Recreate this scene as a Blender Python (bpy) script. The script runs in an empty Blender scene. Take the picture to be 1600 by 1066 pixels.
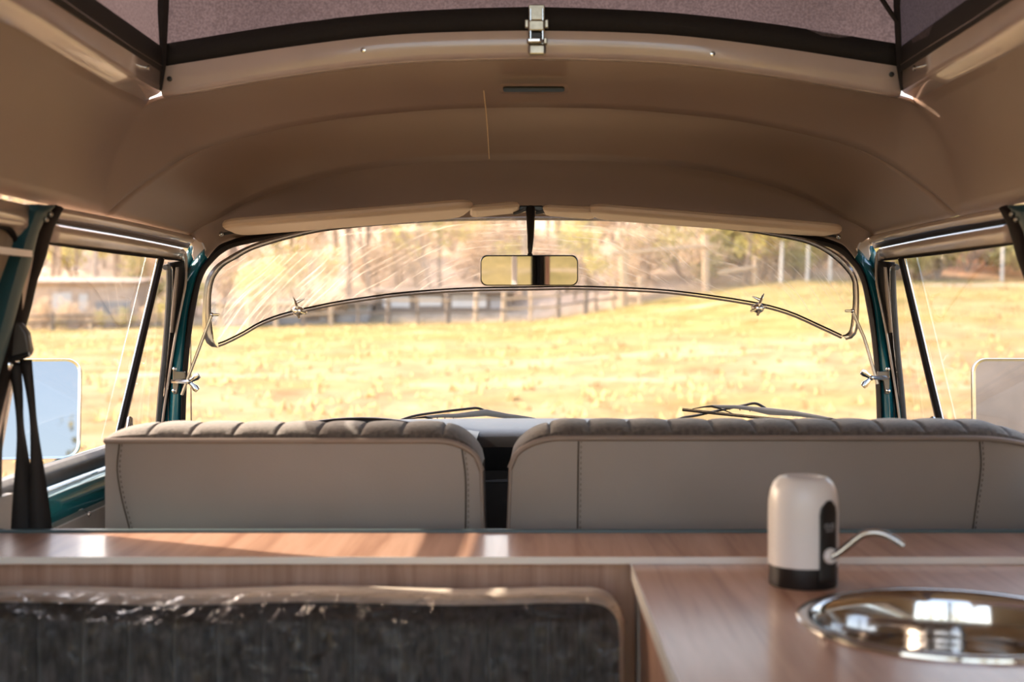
import bpy, bmesh, math, random
from mathutils import Vector, Matrix, noise
R = math.radians
sc = bpy.context.scene
C = sc.collection
random.seed(7)

# ------------------------------------------------------------------ camera, world, light, exposure
F = 2100.0            # focal length in pixels of the 1600 px wide frame
K = 1.1667
CZ = 1.62             # eye height above the ground
cam = bpy.data.cameras.new('camera'); camo = bpy.data.objects.new('camera', cam); C.objects.link(camo)
camo.location = (0, 0, CZ); camo.rotation_euler = (R(90), 0, 0)
cam.sensor_width = 36; cam.lens = F / 1600 * 36
cam.shift_x = -30 / 1600; cam.shift_y = -48 / 1600
cam.clip_start = 0.02; cam.clip_end = 400
cam.dof.use_dof = True; cam.dof.focus_distance = 2.8; cam.dof.aperture_fstop = 4.2
sc.camera = camo

w = bpy.data.worlds.new('sky'); sc.world = w; w.use_nodes = True
nt = w.node_tree; bg = nt.nodes['Background']
sky = nt.nodes.new('ShaderNodeTexSky'); sky.sky_type = 'NISHITA'; sky.sun_disc = False
SUN = Vector((-0.74, 0.42, 0.53)).normalized()
sky.sun_elevation = math.asin(SUN.z); sky.sun_rotation = math.atan2(SUN.x, SUN.y)
sky.air_density = 1.0; sky.dust_density = 2.5; sky.ozone_density = 0.6
wm = nt.nodes.new('ShaderNodeMixRGB'); wm.blend_type = 'MULTIPLY'; wm.inputs[0].default_value = 1; wm.inputs[2].default_value = (1.0, .85, .745, 1)
nt.links.new(sky.outputs[0], wm.inputs[1]); nt.links.new(wm.outputs[0], bg.inputs[0]); bg.inputs[1].default_value = 0.50
sl = bpy.data.lights.new('sun', 'SUN'); slo = bpy.data.objects.new('sun', sl); C.objects.link(slo)
sl.energy = 5.2; sl.angle = R(0.6); sl.color = (1.0, 0.85, 0.68)
slo.rotation_euler = SUN.to_track_quat('Z', 'Y').to_euler(); slo.location = (-6, 4, 8)
sc.view_settings.view_transform = 'Standard'; sc.view_settings.look = 'None'
sc.view_settings.gamma = 1.0; sc.view_settings.use_curve_mapping = False
sc.view_settings.exposure = 0.98
sc.cycles.max_bounces = 12; sc.cycles.diffuse_bounces = 6; sc.cycles.glossy_bounces = 4
sc.cycles.transparent_max_bounces = 24; sc.cycles.transmission_bounces = 6
sc.cycles.use_denoising = True
sc.cycles.sample_clamp_indirect = 6.0

# ------------------------------------------------------------------ coordinate helpers
def P(px, py, D):
    """a point measured in the photograph, at depth D*K in front of the eye"""
    D = D * K
    return Vector(((px - 830) / F * D, D, CZ + (485 - py) / F * D))
def W(px, py, off=0.0):
    """where the line of sight meets the inward leaning side wall"""
    rx = abs(px - 830) / F; rz = (485 - py) / F
    D = (0.746 - off) / (rx + .18 * rz)
    return Vector(((px - 830) / F * D, D, CZ + rz * D))
def WD(z, y, s, off=0.0):
    return Vector((s * (0.746 - off - .18 * z), y, CZ + z))
def mirpx(px): return 1660 - px
def resample(pts, n):
    pts = [Vector(p) for p in pts]
    L = [0]
    for a, b in zip(pts, pts[1:]): L.append(L[-1] + (b - a).length)
    out = []; j = 0
    for i in range(n):
        t = L[-1] * i / (n - 1)
        while j < len(pts) - 2 and L[j + 1] < t: j += 1
        d = L[j + 1] - L[j]
        out.append(pts[j].lerp(pts[j + 1], 0 if d == 0 else min(1, (t - L[j]) / d)))
    return out
def smooth(pts, k=4):
    """Catmull-Rom through the points"""
    pts = [Vector(p) for p in pts]; q = [pts[0] * 2 - pts[1]] + pts + [pts[-1] * 2 - pts[-2]]
    out = []
    for i in range(1, len(q) - 2):
        a, b, c, d = q[i - 1:i + 3]
        for j in range(k):
            t = j / k
            out.append(.5 * ((2 * b) + (c - a) * t + (2 * a - 5 * b + 4 * c - d) * t * t + (3 * b - a - 3 * c + d) * t ** 3))
    out.append(pts[-1]); return out

# ------------------------------------------------------------------ object helpers
OFF = {}
def tag(o, label=None, cat=None, group=None, kind=None):
    if label: o['label'] = label
    if cat: o['category'] = cat
    if group: o['group'] = group
    if kind: o['kind'] = kind
    return o
def empty(name, loc, label=None, cat=None, group=None, kind=None):
    o = bpy.data.objects.new(name, None); C.objects.link(o); o.empty_display_size = .1
    o.location = loc; OFF[o.name] = Vector(loc)
    return tag(o, label, cat, group, kind)
def obj(name, verts, faces, mat, parent=None, smooth_=False, label=None, cat=None, group=None, kind=None,
        solid=None, bevel=None, subsurf=0, origin=None, weld=False):
    verts = [Vector(v) for v in verts]
    if parent is not None: off = OFF[parent.name]
    else:
        lo = [min(v[i] for v in verts) for i in range(3)]; hi = [max(v[i] for v in verts) for i in range(3)]
        off = Vector(((lo[0] + hi[0]) / 2, (lo[1] + hi[1]) / 2, lo[2])) if origin is None else Vector(origin)
    me = bpy.data.meshes.new(name); me.from_pydata([tuple(v - off) for v in verts], [], faces); me.update()
    bm = bmesh.new(); bm.from_mesh(me)
    if weld: bmesh.ops.remove_doubles(bm, verts=bm.verts, dist=.0008)
    bmesh.ops.recalc_face_normals(bm, faces=bm.faces); bm.to_mesh(me); bm.free()
    if smooth_:
        for p in me.polygons: p.use_smooth = True
    for m in (mat if isinstance(mat, (list, tuple)) else [mat]): me.materials.append(m)
    o = bpy.data.objects.new(name, me); C.objects.link(o)
    if parent is not None: o.parent = parent
    else: o.location = off
    OFF[o.name] = off
    if solid:
        m = o.modifiers.new('thick', 'SOLIDIFY'); m.thickness = abs(solid); m.offset = 0
    if bevel:
        m = o.modifiers.new('bevel', 'BEVEL'); m.width = bevel; m.segments = 3; m.limit_method = 'ANGLE'
        m.angle_limit = R(35)
    if subsurf:
        m = o.modifiers.new('sub', 'SUBSURF'); m.levels = subsurf; m.render_levels = subsurf
    if smooth_ and not subsurf:
        try:
            me.set_sharp_from_angle(angle=R(40))
        except Exception: pass
    return tag(o, label, cat, group, kind)

class MB:
    """collects shapes into one mesh"""
    def __init__(s): s.v = []; s.f = []
    def add(s, v, f):
        n = len(s.v); s.v += [Vector(p) for p in v]; s.f += [tuple(i + n for i in q) for q in f]; return s
    def box(s, a, b):
        x0, y0, z0 = a; x1, y1, z1 = b
        v = [(x0, y0, z0), (x1, y0, z0), (x1, y1, z0), (x0, y1, z0), (x0, y0, z1), (x1, y0, z1), (x1, y1, z1), (x0, y1, z1)]
        return s.add(v, [(0, 3, 2, 1), (4, 5, 6, 7), (0, 1, 5, 4), (1, 2, 6, 5), (2, 3, 7, 6), (3, 0, 4, 7)])
    def tube(s, pts, r, n=8, flat=1.0, up=None, close=False):
        pts = [Vector(p) for p in pts]; m = len(pts); v = []; f = []
        ref = Vector(up) if up else None; pu = None
        for i, p in enumerate(pts):
            if close: t = pts[(i + 1) % m] - pts[i - 1]
            else: t = pts[min(i + 1, m - 1)] - pts[max(i - 1, 0)]
            t.normalize()
            if ref is not None: u = ref - t * ref.dot(t)
            elif pu is not None: u = pu - t * pu.dot(t)
            else:
                u = Vector((0, 0, 1)) if abs(t.z) < .9 else Vector((0, 1, 0)); u = u - t * u.dot(t)
            u.normalize(); pu = u; b = t.cross(u)
            rr = r[i] if isinstance(r, (list, tuple)) else r
            for k in range(n):
                a = 2 * math.pi * (k + .5) / n; v.append(p + u * (rr * math.cos(a)) + b * (rr * flat * math.sin(a)))
        for i in range(m - 1 + (1 if close else 0)):
            j = (i + 1) % m
            for k in range(n): f.append((i * n + k, i * n + (k + 1) % n, j * n + (k + 1) % n, j * n + k))
        if not close: f += [tuple(range(n))[::-1], tuple((m - 1) * n + k for k in range(n))]
        return s.add(v, f)
    def lathe(s, prof, c, n=32, axis='z', cap=True):
        v = []; f = []; c = Vector(c)
        for (r, h) in prof:
            for k in range(n):
                a = 2 * math.pi * k / n; x, y = r * math.cos(a), r * math.sin(a)
                v.append(c + (Vector((x, y, h)) if axis == 'z' else Vector((x, h, y)) if axis == 'y' else Vector((h, x, y))))
        for i in range(len(prof) - 1):
            for k in range(n): f.append((i * n + k, i * n + (k + 1) % n, (i + 1) * n + (k + 1) % n, (i + 1) * n + k))
        if cap: f += [tuple(range(n))[::-1], tuple((len(prof) - 1) * n + k for k in range(n))]
        return s.add(v, f)
    def ball(s, c, r, sx=1, sy=1, sz=1, n=10):
        prof = [(r * math.sin(math.pi * i / n) + 1e-5, -r * math.cos(math.pi * i / n)) for i in range(n + 1)]
        q = MB().lathe(prof, (0, 0, 0), n * 2, cap=False)
        return s.add([Vector((p.x * sx, p.y * sy, p.z * sz)) + Vector(c) for p in q.v], q.f)
    def strip(s, rows):
        """grid from rows of points"""
        n = len(rows[0]); v = [p for r in rows for p in r]
        return s.add(v, [(i * n + j, i * n + j + 1, (i + 1) * n + j + 1, (i + 1) * n + j) for i in range(len(rows) - 1) for j in range(n - 1)])
    def prism(s, poly, d):
        """polygon (list of points) pushed by vector d"""
        n = len(poly); d = Vector(d)
        return s.add([Vector(p) for p in poly] + [Vector(p) + d for p in poly],
                     [tuple(range(n)), tuple(range(2 * n - 1, n - 1, -1))] + [(i, i + n, (i + 1) % n + n, (i + 1) % n) for i in range(n)])
    def ring(s, outer, inner):
        n = len(outer)
        return s.add(list(outer) + list(inner), [(i, (i + 1) % n, (i + 1) % n + n, i + n) for i in range(n)])
    def build(s, name, mat, parent=None, **k): return obj(name, s.v, s.f, mat, parent, **k)
def rrect(cx, cy, w_, h_, r, n=6):
    out = []
    for (sx, sy, a0) in ((1, 1, 0), (-1, 1, 90), (-1, -1, 180), (1, -1, 270)):
        for i in range(n + 1):
            a = R(a0 + 90 * i / n)
            out.append((cx + sx * (w_ / 2 - r) + r * math.cos(a), cy + sy * (h_ / 2 - r) + r * math.sin(a)))
    return out

# ------------------------------------------------------------------ materials
def mk(name): 
    m = bpy.data.materials.new(name); m.use_nodes = True
    return m, m.node_tree, m.node_tree.nodes['Principled BSDF']
def N(t, kind, **k):
    n = t.nodes.new(kind)
    for a, b in k.items(): setattr(n, a, b)
    return n
def mat(name, col, rough=.6, metal=0.0, var=.08, scale=20, bump=0.0, bscale=None, coat=0.0, stretch=(1, 1, 1), col2=None, trans=0, spec=None, sheen=0):
    m, t, b = mk(name)
    tc = N(t, 'ShaderNodeTexCoord'); mp = N(t, 'ShaderNodeMapping'); mp.inputs['Scale'].default_value = stretch
    t.links.new(tc.outputs['Object'], mp.inputs[0])
    n = N(t, 'ShaderNodeTexNoise'); n.inputs['Scale'].default_value = scale; n.inputs['Detail'].default_value = 5
    t.links.new(mp.outputs[0], n.inputs['Vector'])
    cr = N(t, 'ShaderNodeValToRGB'); t.links.new(n.outputs[0], cr.inputs[0])
    c2 = col2 or [c * (1 - 2 * var) for c in col]
    cr.color_ramp.elements[0].position = .35; cr.color_ramp.elements[1].position = .65
    cr.color_ramp.elements[0].color = (*c2, 1); cr.color_ramp.elements[1].color = (*col, 1)
    t.links.new(cr.outputs[0], b.inputs['Base Color'])
    b.inputs['Roughness'].default_value = rough; b.inputs['Metallic'].default_value = metal
    b.inputs['Coat Weight'].default_value = coat; b.inputs['Coat Roughness'].default_value = .05
    if sheen: b.inputs['Sheen Weight'].default_value = sheen
    if spec is not None: b.inputs['Specular IOR Level'].default_value = spec
    if bump:
        n2 = N(t, 'ShaderNodeTexNoise'); n2.inputs['Scale'].default_value = bscale or scale * 4; n2.inputs['Detail'].default_value = 3
        t.links.new(mp.outputs[0], n2.inputs['Vector'])
        bp = N(t, 'ShaderNodeBump'); bp.inputs['Strength'].default_value = bump; bp.inputs['Distance'].default_value = .002
        t.links.new(n2.outputs[0], bp.inputs['Height']); t.links.new(bp.outputs[0], b.inputs['Normal'])
    if trans:
        tr = N(t, 'ShaderNodeBsdfTranslucent'); t.links.new(cr.outputs[0], tr.inputs[0])
        mx = N(t, 'ShaderNodeMixShader'); mx.inputs[0].default_value = trans
        t.links.new(b.outputs[0], mx.inputs[1]); t.links.new(tr.outputs[0], mx.inputs[2])
        t.links.new(mx.outputs[0], t.nodes['Material Output'].inputs[0])
    return m
def glass_mat(name, tint=(1, 1, 1), refl=1.0, scratch=0.0):
    m = bpy.data.materials.new(name); m.use_nodes = True; t = m.node_tree; t.nodes.remove(t.nodes['Principled BSDF'])
    tr = N(t, 'ShaderNodeBsdfTransparent'); tr.inputs[0].default_value = (*tint, 1)
    gl = N(t, 'ShaderNodeBsdfGlossy'); gl.inputs['Roughness'].default_value = .02
    fr = N(t, 'ShaderNodeFresnel'); fr.inputs[0].default_value = 1.45
    mu = N(t, 'ShaderNodeMath', operation='MULTIPLY'); mu.inputs[1].default_value = refl; t.links.new(fr.outputs[0], mu.inputs[0])
    mx = N(t, 'ShaderNodeMixShader'); t.links.new(mu.outputs[0], mx.inputs[0]); t.links.new(tr.outputs[0], mx.inputs[1]); t.links.new(gl.outputs[0], mx.inputs[2])
    last = mx
    if scratch:
        tc = N(t, 'ShaderNodeTexCoord'); sx = N(t, 'ShaderNodeSeparateXYZ'); t.links.new(tc.outputs['Object'], sx.inputs[0])
        def mth(op, a_, b_=None):
            q = N(t, 'ShaderNodeMath', operation=op)
            for i, v in enumerate((a_, b_)):
                if v is None: continue
                if isinstance(v, (int, float)): q.inputs[i].default_value = v
                else: t.links.new(v, q.inputs[i])
            return q.outputs[0]
        nz = N(t, 'ShaderNodeTexNoise'); nz.inputs['Scale'].default_value = 4; nz.inputs['Detail'].default_value = 1; t.links.new(tc.outputs['Object'], nz.inputs['Vector'])
        zz = mth('ADD', mth('ADD', sx.outputs[2], .42), mth('MULTIPLY', nz.outputs[0], .10))
        rr = mth('SQRT', mth('ADD', mth('MULTIPLY', sx.outputs[0], sx.outputs[0]), mth('MULTIPLY', zz, zz))); aa = mth('ARCTAN2', zz, sx.outputs[0])
        cb = N(t, 'ShaderNodeCombineXYZ'); t.links.new(mth('MULTIPLY', aa, 5.0), cb.inputs[0]); t.links.new(mth('MULTIPLY', rr, 170.0), cb.inputs[1])
        n1 = N(t, 'ShaderNodeTexNoise'); n1.inputs['Scale'].default_value = 1.0; n1.inputs['Detail'].default_value = 8; n1.inputs['Roughness'].default_value = .65
        t.links.new(cb.outputs[0], n1.inputs['Vector'])
        cr = N(t, 'ShaderNodeValToRGB'); cr.color_ramp.elements[0].position = .5; cr.color_ramp.elements[1].position = .70
        cr.color_ramp.elements[0].color = (.28, .28, .28, 1); cr.color_ramp.elements[1].color = (1, 1, 1, 1)
        t.links.new(n1.outputs[0], cr.inputs[0])
        m2 = N(t, 'ShaderNodeMath', operation='MULTIPLY'); m2.inputs[1].default_value = scratch; t.links.new(cr.outputs[0], m2.inputs[0])
        tl = N(t, 'ShaderNodeBsdfTranslucent'); tl.inputs[0].default_value = (.92, .80, .68, 1)
        mx2 = N(t, 'ShaderNodeMixShader'); t.links.new(m2.outputs[0], mx2.inputs[0]); t.links.new(mx.outputs[0], mx2.inputs[1]); t.links.new(tl.outputs[0], mx2.inputs[2])
        last = mx2
    t.links.new(last.outputs[0], t.nodes['Material Output'].inputs[0])
    return m
def wood_mat(name, axis):
    m, t, b = mk(name)
    tc = N(t, 'ShaderNodeTexCoord'); mp = N(t, 'ShaderNodeMapping')
    s = [26, 26, 26]; s['xyz'.index(axis)] = 1.3; mp.inputs['Scale'].default_value = s
    t.links.new(tc.outputs['Object'], mp.inputs[0])
    n = N(t, 'ShaderNodeTexNoise'); n.inputs['Scale'].default_value = 1.4; n.inputs['Detail'].default_value = 7; n.inputs['Roughness'].default_value = .62
    n.inputs['Distortion'].default_value = .6
    t.links.new(mp.outputs[0], n.inputs['Vector'])
    cr = N(t, 'ShaderNodeValToRGB'); t.links.new(n.outputs[0], cr.inputs[0]); e = cr.color_ramp.elements
    e[0].position = .28; e[0].color = (.36, .18, .115, 1); e[1].position = .72; e[1].color = (.70, .44, .33, 1)
    q = e.new(.5); q.color = (.56, .325, .225, 1)
    t.links.new(cr.outputs[0], b.inputs['Base Color']); b.inputs['Roughness'].default_value = .36; b.inputs['Coat Weight'].default_value = .45; b.inputs['Coat Roughness'].default_value = .16
    bp = N(t, 'ShaderNodeBump'); bp.inputs['Strength'].default_value = .08; bp.inputs['Distance'].default_value = .001
    t.links.new(n.outputs[0], bp.inputs['Height']); t.links.new(bp.outputs[0], b.inputs['Normal'])
    return m
M = dict(
    headliner=mat('headliner_vinyl', (.315, .218, .168), .45, var=.02, scale=3, bump=.10, bscale=900),
    cream=mat('cream_paint', (.60, .475, .385), .22, var=.03, scale=4, coat=.5),
    rail=mat('rail_paint', (.60, .49, .45), .20, var=.04, scale=9, coat=.7),
    teal=mat('teal_paint', (.014, .15, .185), .22, var=.05, scale=3, coat=1.0),
    rubber=mat('black_rubber', (.016, .011, .010), .75, var=.1, scale=30, bump=.1, spec=.2),
    black=mat('black_plastic', (.012, .011, .011), .35, var=.1, scale=30),
    dash=mat('dash_plastic', (.022, .021, .022), .38, var=.1, scale=60, bump=.25, bscale=700),
    greyplastic=mat('grey_plastic', (.10, .10, .105), .5, var=.1, scale=40),
    chrome=mat('chrome', (.86, .84, .82), .16, 1.0, var=.02, scale=20),
    steel=mat('steel', (.62, .60, .57), .14, 1.0, var=.05, scale=60),
    brass=mat('worn_steel', (.50, .46, .38), .30, 1.0, var=.15, scale=60),
    vinyl=mat('seat_vinyl', (.35, .298, .262), .40, var=.03, scale=5, bump=.12, bscale=500),
    piping=mat('seat_piping', (.33, .262, .22), .45, var=.04, scale=30),
    velour=mat('seat_velour', (.15, .122, .105), .95, var=.22, scale=160, bump=.5, bscale=500, stretch=(1, 1, .35), sheen=.4),
    velourd=mat('bench_velour', (.085, .080, .080), .95, var=.30, scale=120, bump=.6, bscale=420, stretch=(1, 1, .3), sheen=.35),
    benchpipe=mat('bench_boxing', (.80, .69, .58), .6, var=.06, scale=30),
    stitch=mat('stitching', (.10, .075, .055), .8, var=.1, scale=100),
    edge=mat('white_edging', (.88, .83, .78), .35, var=.02, scale=20),
    white=mat('white_plastic', (.90, .85, .82), .28, var=.01, scale=10),
    webbing=mat('black_webbing', (.014, .010, .010), .75, var=.1, scale=200, bump=.3),
    belt=mat('belt_webbing', (.014, .010, .009), .6, var=.15, scale=200, bump=.3, stretch=(1, 1, 8)),
    tent=mat('tent_fabric', (.155, .125, .145), .85, var=.20, scale=260, bump=.4, bscale=700, trans=.25),
    lid=mat('lid_shell', (.75, .72, .68), .5, var=.03, scale=5),
    seam=mat('painted_sun_streak', (.85, .62, .36), .5, var=.03, scale=50),  # pale colour stands in for sunlight streaking the headliner
    greypanel=mat('door_card_grey', (.34, .335, .33), .5, var=.04, scale=20, bump=.15),
    curtain=mat('beige_curtain', (.48, .36, .24), .85, var=.08, scale=8, stretch=(1, 8, 1)),
    floor=mat('floor_lino', (.18, .15, .13), .6, var=.1, scale=10),
    post=mat('grey_weathered_wood', (.30, .235, .19), .9, var=.2, scale=8, bump=.6, stretch=(4, 4, .6)),
    postp=mat('pale_wood', (.62, .46, .32), .9, var=.12, scale=8, bump=.6, stretch=(4, 4, .6)),
    bark=mat('bark', (.42, .32, .25), .95, var=.3, scale=6, bump=1, stretch=(4, 4, .7)),
    barkp=mat('pale_bark', (.66, .53, .42), .95, var=.25, scale=6, bump=1, stretch=(4, 4, .7)),
    leaf=mat('yellow_green_leaves', (.72, .64, .22), .8, var=.25, scale=3, trans=.4),
    leafd=mat('olive_leaves', (.60, .55, .24), .8, var=.3, scale=3, trans=.35),
    brush=mat('dry_brush', (.78, .60, .43), .9, var=.18, scale=3, trans=.35),
    shed=mat('shed_grey', (.42, .39, .38), .8, var=.15, scale=1.5),
    shedl=mat('shed_pale', (.70, .66, .63), .7, var=.06, scale=2),
    mirror_door=mat('door_mirror_glass', (.30, .31, .34), .015, 1.0, var=0, scale=10),
    mirror=mat('mirror_glass', (.55, .55, .57), .015, 1.0, var=0, scale=10),
    grass=mat('dry_grass', (.56, .42, .22), .9, var=.1, scale=2, trans=.6),
)
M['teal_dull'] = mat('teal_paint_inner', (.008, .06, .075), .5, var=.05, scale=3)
M['bluegrey'] = mat('blue_grey_paint', (.10, .15, .165), .4, var=.05)
M['darksteel'] = mat('dark_steel', (.22, .20, .18), .3, 1.0, var=.05)
M['brownwall'] = mat('brown_timber_wall', (.62, .46, .36), .8, var=.12, scale=3)
M['satin'] = mat('satin_chrome', (.93, .87, .79), .28, 1.0, var=.05, scale=40)
M['glass'] = glass_mat('window_glass', (.97, .98, .97), .8)
M['acrylic'] = glass_mat('scratched_acrylic', (.95, .95, .93), 1.0, scratch=.42)
M['wood_top'] = wood_mat('walnut_laminate_top', 'y'); M['wood_front'] = wood_mat('walnut_laminate_front', 'z')
def film_mat():
    m = glass_mat('clear_film', (.98, .98, .98), .9); t = m.node_tree
    gl = [n for n in t.nodes if n.type == 'BSDF_GLOSSY'][0]; gl.inputs['Roughness'].default_value = .16
    fr = [n for n in t.nodes if n.type == 'FRESNEL'][0]
    tc = N(t, 'ShaderNodeTexCoord'); n = N(t, 'ShaderNodeTexNoise'); n.inputs['Scale'].default_value = 26; n.inputs['Detail'].default_value = 4; n.inputs['Distortion'].default_value = 1.5
    t.links.new(tc.outputs['Object'], n.inputs['Vector'])
    bp = N(t, 'ShaderNodeBump'); bp.inputs['Strength'].default_value = .9; bp.inputs['Distance'].default_value = .02
    t.links.new(n.outputs[0], bp.inputs['Height'])
    t.links.new(bp.outputs[0], gl.inputs['Normal']); t.links.new(bp.outputs[0], fr.inputs['Normal'])
    return m
M['film'] = film_mat()
def ground_mat():
    m, t, b = mk('field_ground'); tc = N(t, 'ShaderNodeTexCoord'); L = t.links.new
    def ns(scale, det=6, st=(1, 1, 1)):
        mp = N(t, 'ShaderNodeMapping'); mp.inputs['Scale'].default_value = st; L(tc.outputs['Object'], mp.inputs[0])
        n = N(t, 'ShaderNodeTexNoise'); n.inputs['Scale'].default_value = scale; n.inputs['Detail'].default_value = det; n.inputs['Roughness'].default_value = .65; L(mp.outputs[0], n.inputs['Vector']); return n
    def ramp(n, p0, p1, c0, c1):
        r = N(t, 'ShaderNodeValToRGB'); r.color_ramp.elements[0].position = p0; r.color_ramp.elements[1].position = p1
        r.color_ramp.elements[0].color = (*c0, 1); r.color_ramp.elements[1].color = (*c1, 1); L(n, r.inputs[0]); return r
    def mix(f, a, c):
        x = N(t, 'ShaderNodeMixRGB'); L(f, x.inputs[0]); L(a, x.inputs[1]); L(c, x.inputs[2]); return x
    base = ramp(ns(.9, 10, (1, .5, 1)).outputs[0], .32, .68, (.21, .125, .062), (.51, .365, .22))
    green = ramp(ns(.9, 8, (1, .6, 1)).outputs[0], .3, .7, (.16, .135, .038), (.40, .305, .125))
    gm = ramp(ns(.16, 5, (.6, 1, 1)).outputs[0], .46, .62, (.1, .1, .1), (.9, .9, .9))
    sy = N(t, 'ShaderNodeSeparateXYZ'); L(tc.outputs['Object'], sy.inputs[0])
    back = N(t, 'ShaderNodeMapRange'); back.inputs[1].default_value = 0; back.inputs[2].default_value = -4; L(sy.outputs[1], back.inputs[0])
    far = N(t, 'ShaderNodeMapRange'); far.inputs[1].default_value = 24; far.inputs[2].default_value = 44; far.inputs[4].default_value = .7; L(sy.outputs[1], far.inputs[0])
    ad = N(t, 'ShaderNodeMath', operation='ADD'); L(gm.outputs[0], ad.inputs[0]); L(far.outputs[0], ad.inputs[1]); ad2 = N(t, 'ShaderNodeMath', operation='ADD', use_clamp=True); L(ad.outputs[0], ad2.inputs[0]); L(back.outputs[0], ad2.inputs[1])
    c = mix(ad2.outputs[0], base.outputs[0], green.outputs[0])
    sand = ramp(ns(2.2).outputs[0], .3, .7, (.42, .31, .205), (.58, .45, .32))
    sm = ramp(ns(.22, 6, (.5, 1.3, 1)).outputs[0], .58, .66, (0, 0, 0), (1, 1, 1))
    c = mix(sm.outputs[0], c.outputs[0], sand.outputs[0])
    # woodland litter on the hillside, red earth to the right
    sx = N(t, 'ShaderNodeSeparateXYZ'); L(tc.outputs['Object'], sx.inputs[0])
    mr = N(t, 'ShaderNodeMapRange'); mr.inputs[1].default_value = 53; mr.inputs[2].default_value = 56; L(sx.outputs[1], mr.inputs[0])
    lit = ramp(ns(1.1, 8, (2.2, 1, .5)).outputs[0], .3, .7, (.44, .33, .25), (.78, .62, .49))
    red = ramp(ns(.9, 8).outputs[0], .35, .6, (.80, .36, .18), (.86, .50, .30))
    rx = N(t, 'ShaderNodeMapRange'); rx.inputs[1].default_value = 15; rx.inputs[2].default_value = 18; L(sx.outputs[0], rx.inputs[0])
    h = mix(rx.outputs[0], lit.outputs[0], red.outputs[0])
    c = mix(mr.outputs[0], c.outputs[0], h.outputs[0])
    L(c.outputs[0], b.inputs['Base Color']); b.inputs['Roughness'].default_value = .95; b.inputs['Specular IOR Level'].default_value = .1
    bp = N(t, 'ShaderNodeBump'); bp.inputs['Strength'].default_value = .9; bp.inputs['Distance'].default_value = .12
    L(ns(3.5, 8).outputs[0], bp.inputs['Height']); L(bp.outputs[0], b.inputs['Normal'])
    return m
M['ground'] = ground_mat()

# ------------------------------------------------------------------ ground
def hgt(x, y):
    if y < 5: h = 0
    elif y < 54: h = .0253 * (y - 5)
    else: h = 1.24 + (.24 * (y - 54) if y < 95 else 9.84 + .1 * (y - 95))
    k = max(0, min(1, y / 52))
    h += (min(1.55, .155 * x) if x > 0 else .018 * x) * k * k
    if x > 15 and 22 < y < 52: h += .35 * math.exp(-((y - 36) / 5) ** 2) * min(1, (x - 15) / 4 + .2)
    h += .10 * noise.noise(Vector((x * .25, y * .25, 3))) * min(1, max(0, y - 4) / 10)
    if y < -30: h += .12 * (-30 - y)
    return h
def ground():
    xs = [-90 + 1.5 * i for i in range(121)]
    ys = [-70 + 2.0 * i for i in range(40)] + [10 + 1.0 * i for i in range(50)] + [60 + 2.5 * i for i in range(29)]
    mb = MB().strip([[Vector((x, y, hgt(x, y))) for x in xs] for y in ys])
    return mb.build('ground', M['ground'], smooth_=True, kind='structure', origin=(0, 0, 0), label='sunlit dry yellow field rising to a hillside')
ground()
def tufts():
    mb = MB(); rnd = random.Random(3)
    for i in range(2600):
        y = 9 + 42 * rnd.random() ** 1.3; x = (rnd.random() * 2 - 1) * (3 + .48 * y); z = hgt(x, y)
        for k in range(3):
            a = rnd.random() * 6.28; s = .03 + .05 * rnd.random(); hh = .05 + .10 * rnd.random(); ox, oy = rnd.uniform(-.12, .12), rnd.uniform(-.12, .12)
            mb.add([(x + ox - s * math.cos(a), y + oy - s * math.sin(a), z - .02), (x + ox + s * math.cos(a), y + oy + s * math.sin(a), z - .02),
                    (x + ox + rnd.uniform(-.06, .06), y + oy, z + hh)], [(0, 1, 2)])
    mb.build('dry_grass', M['grass'], kind='stuff', label='straw coloured grass tufts across the field beyond the windscreen', cat='grass')
tufts()

# ------------------------------------------------------------------ ceiling (headliner)
def sidecurve(s, y):
    return [Vector((s * x, y, CZ + z)) for x, z in ((.722, .158), (.7185, .185), (.712, .22), (.702, .255), (.688, .29), (.668, .32), (.641, .347))]
def both(half):                                          # half: left end -> centre
    r = half[:-1] + [Vector((0, half[-1].y, half[-1].z))] + [Vector((-p.x, p.y, p.z)) for p in reversed(half[:-1])]
    return r
yR = 1.9 * K
arcL = [(223, 156), (252, 147), (450, 114), (600, 95), (720, 88.5), (830, 86.5)]
NH = 36
def arc3(pts, D0, D1, k=4):
    a = []
    for px, py in pts:
        t = min(1, (px - pts[0][0]) / (830 - pts[0][0])); a.append(P(px, py, D0 + (D1 - D0) * math.sin(t * math.pi / 2)))
    return smooth(a, k)
rowA = resample(sidecurve(-1, yR + .02) + [Vector((p.x, yR + .02, p.z)) for p in arc3(arcL[1:], 1.9, 1.9)], NH)
rowB = resample(smooth([P(px, py, d) for px, py, d in [(161, 336, 1.937), (197, 305, 1.99), (243, 273, 2.045), (279, 250, 2.075), (328, 227, 2.09), (400, 208, 2.10), (500, 188, 2.105), (600, 176, 2.11), (700, 168, 2.11), (830, 165, 2.11)]], 4), NH)
rowC = resample(arc3([(291, 367), (318, 351), (341, 340), (361, 328), (400, 309), (450, 291), (520, 272), (600, 259), (700, 251), (830, 248)], 2.41, 2.41), NH)
rowD = resample([P(314, 374, 2.43), P(319, 390, 2.435), P(322, 404, 2.44)] + arc3([(339, 386), (351, 379), (375, 371), (400, 367), (440, 361), (500, 354), (580, 347), (660, 342), (740, 339), (830, 337)], 2.445, 2.57), NH)
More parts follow.
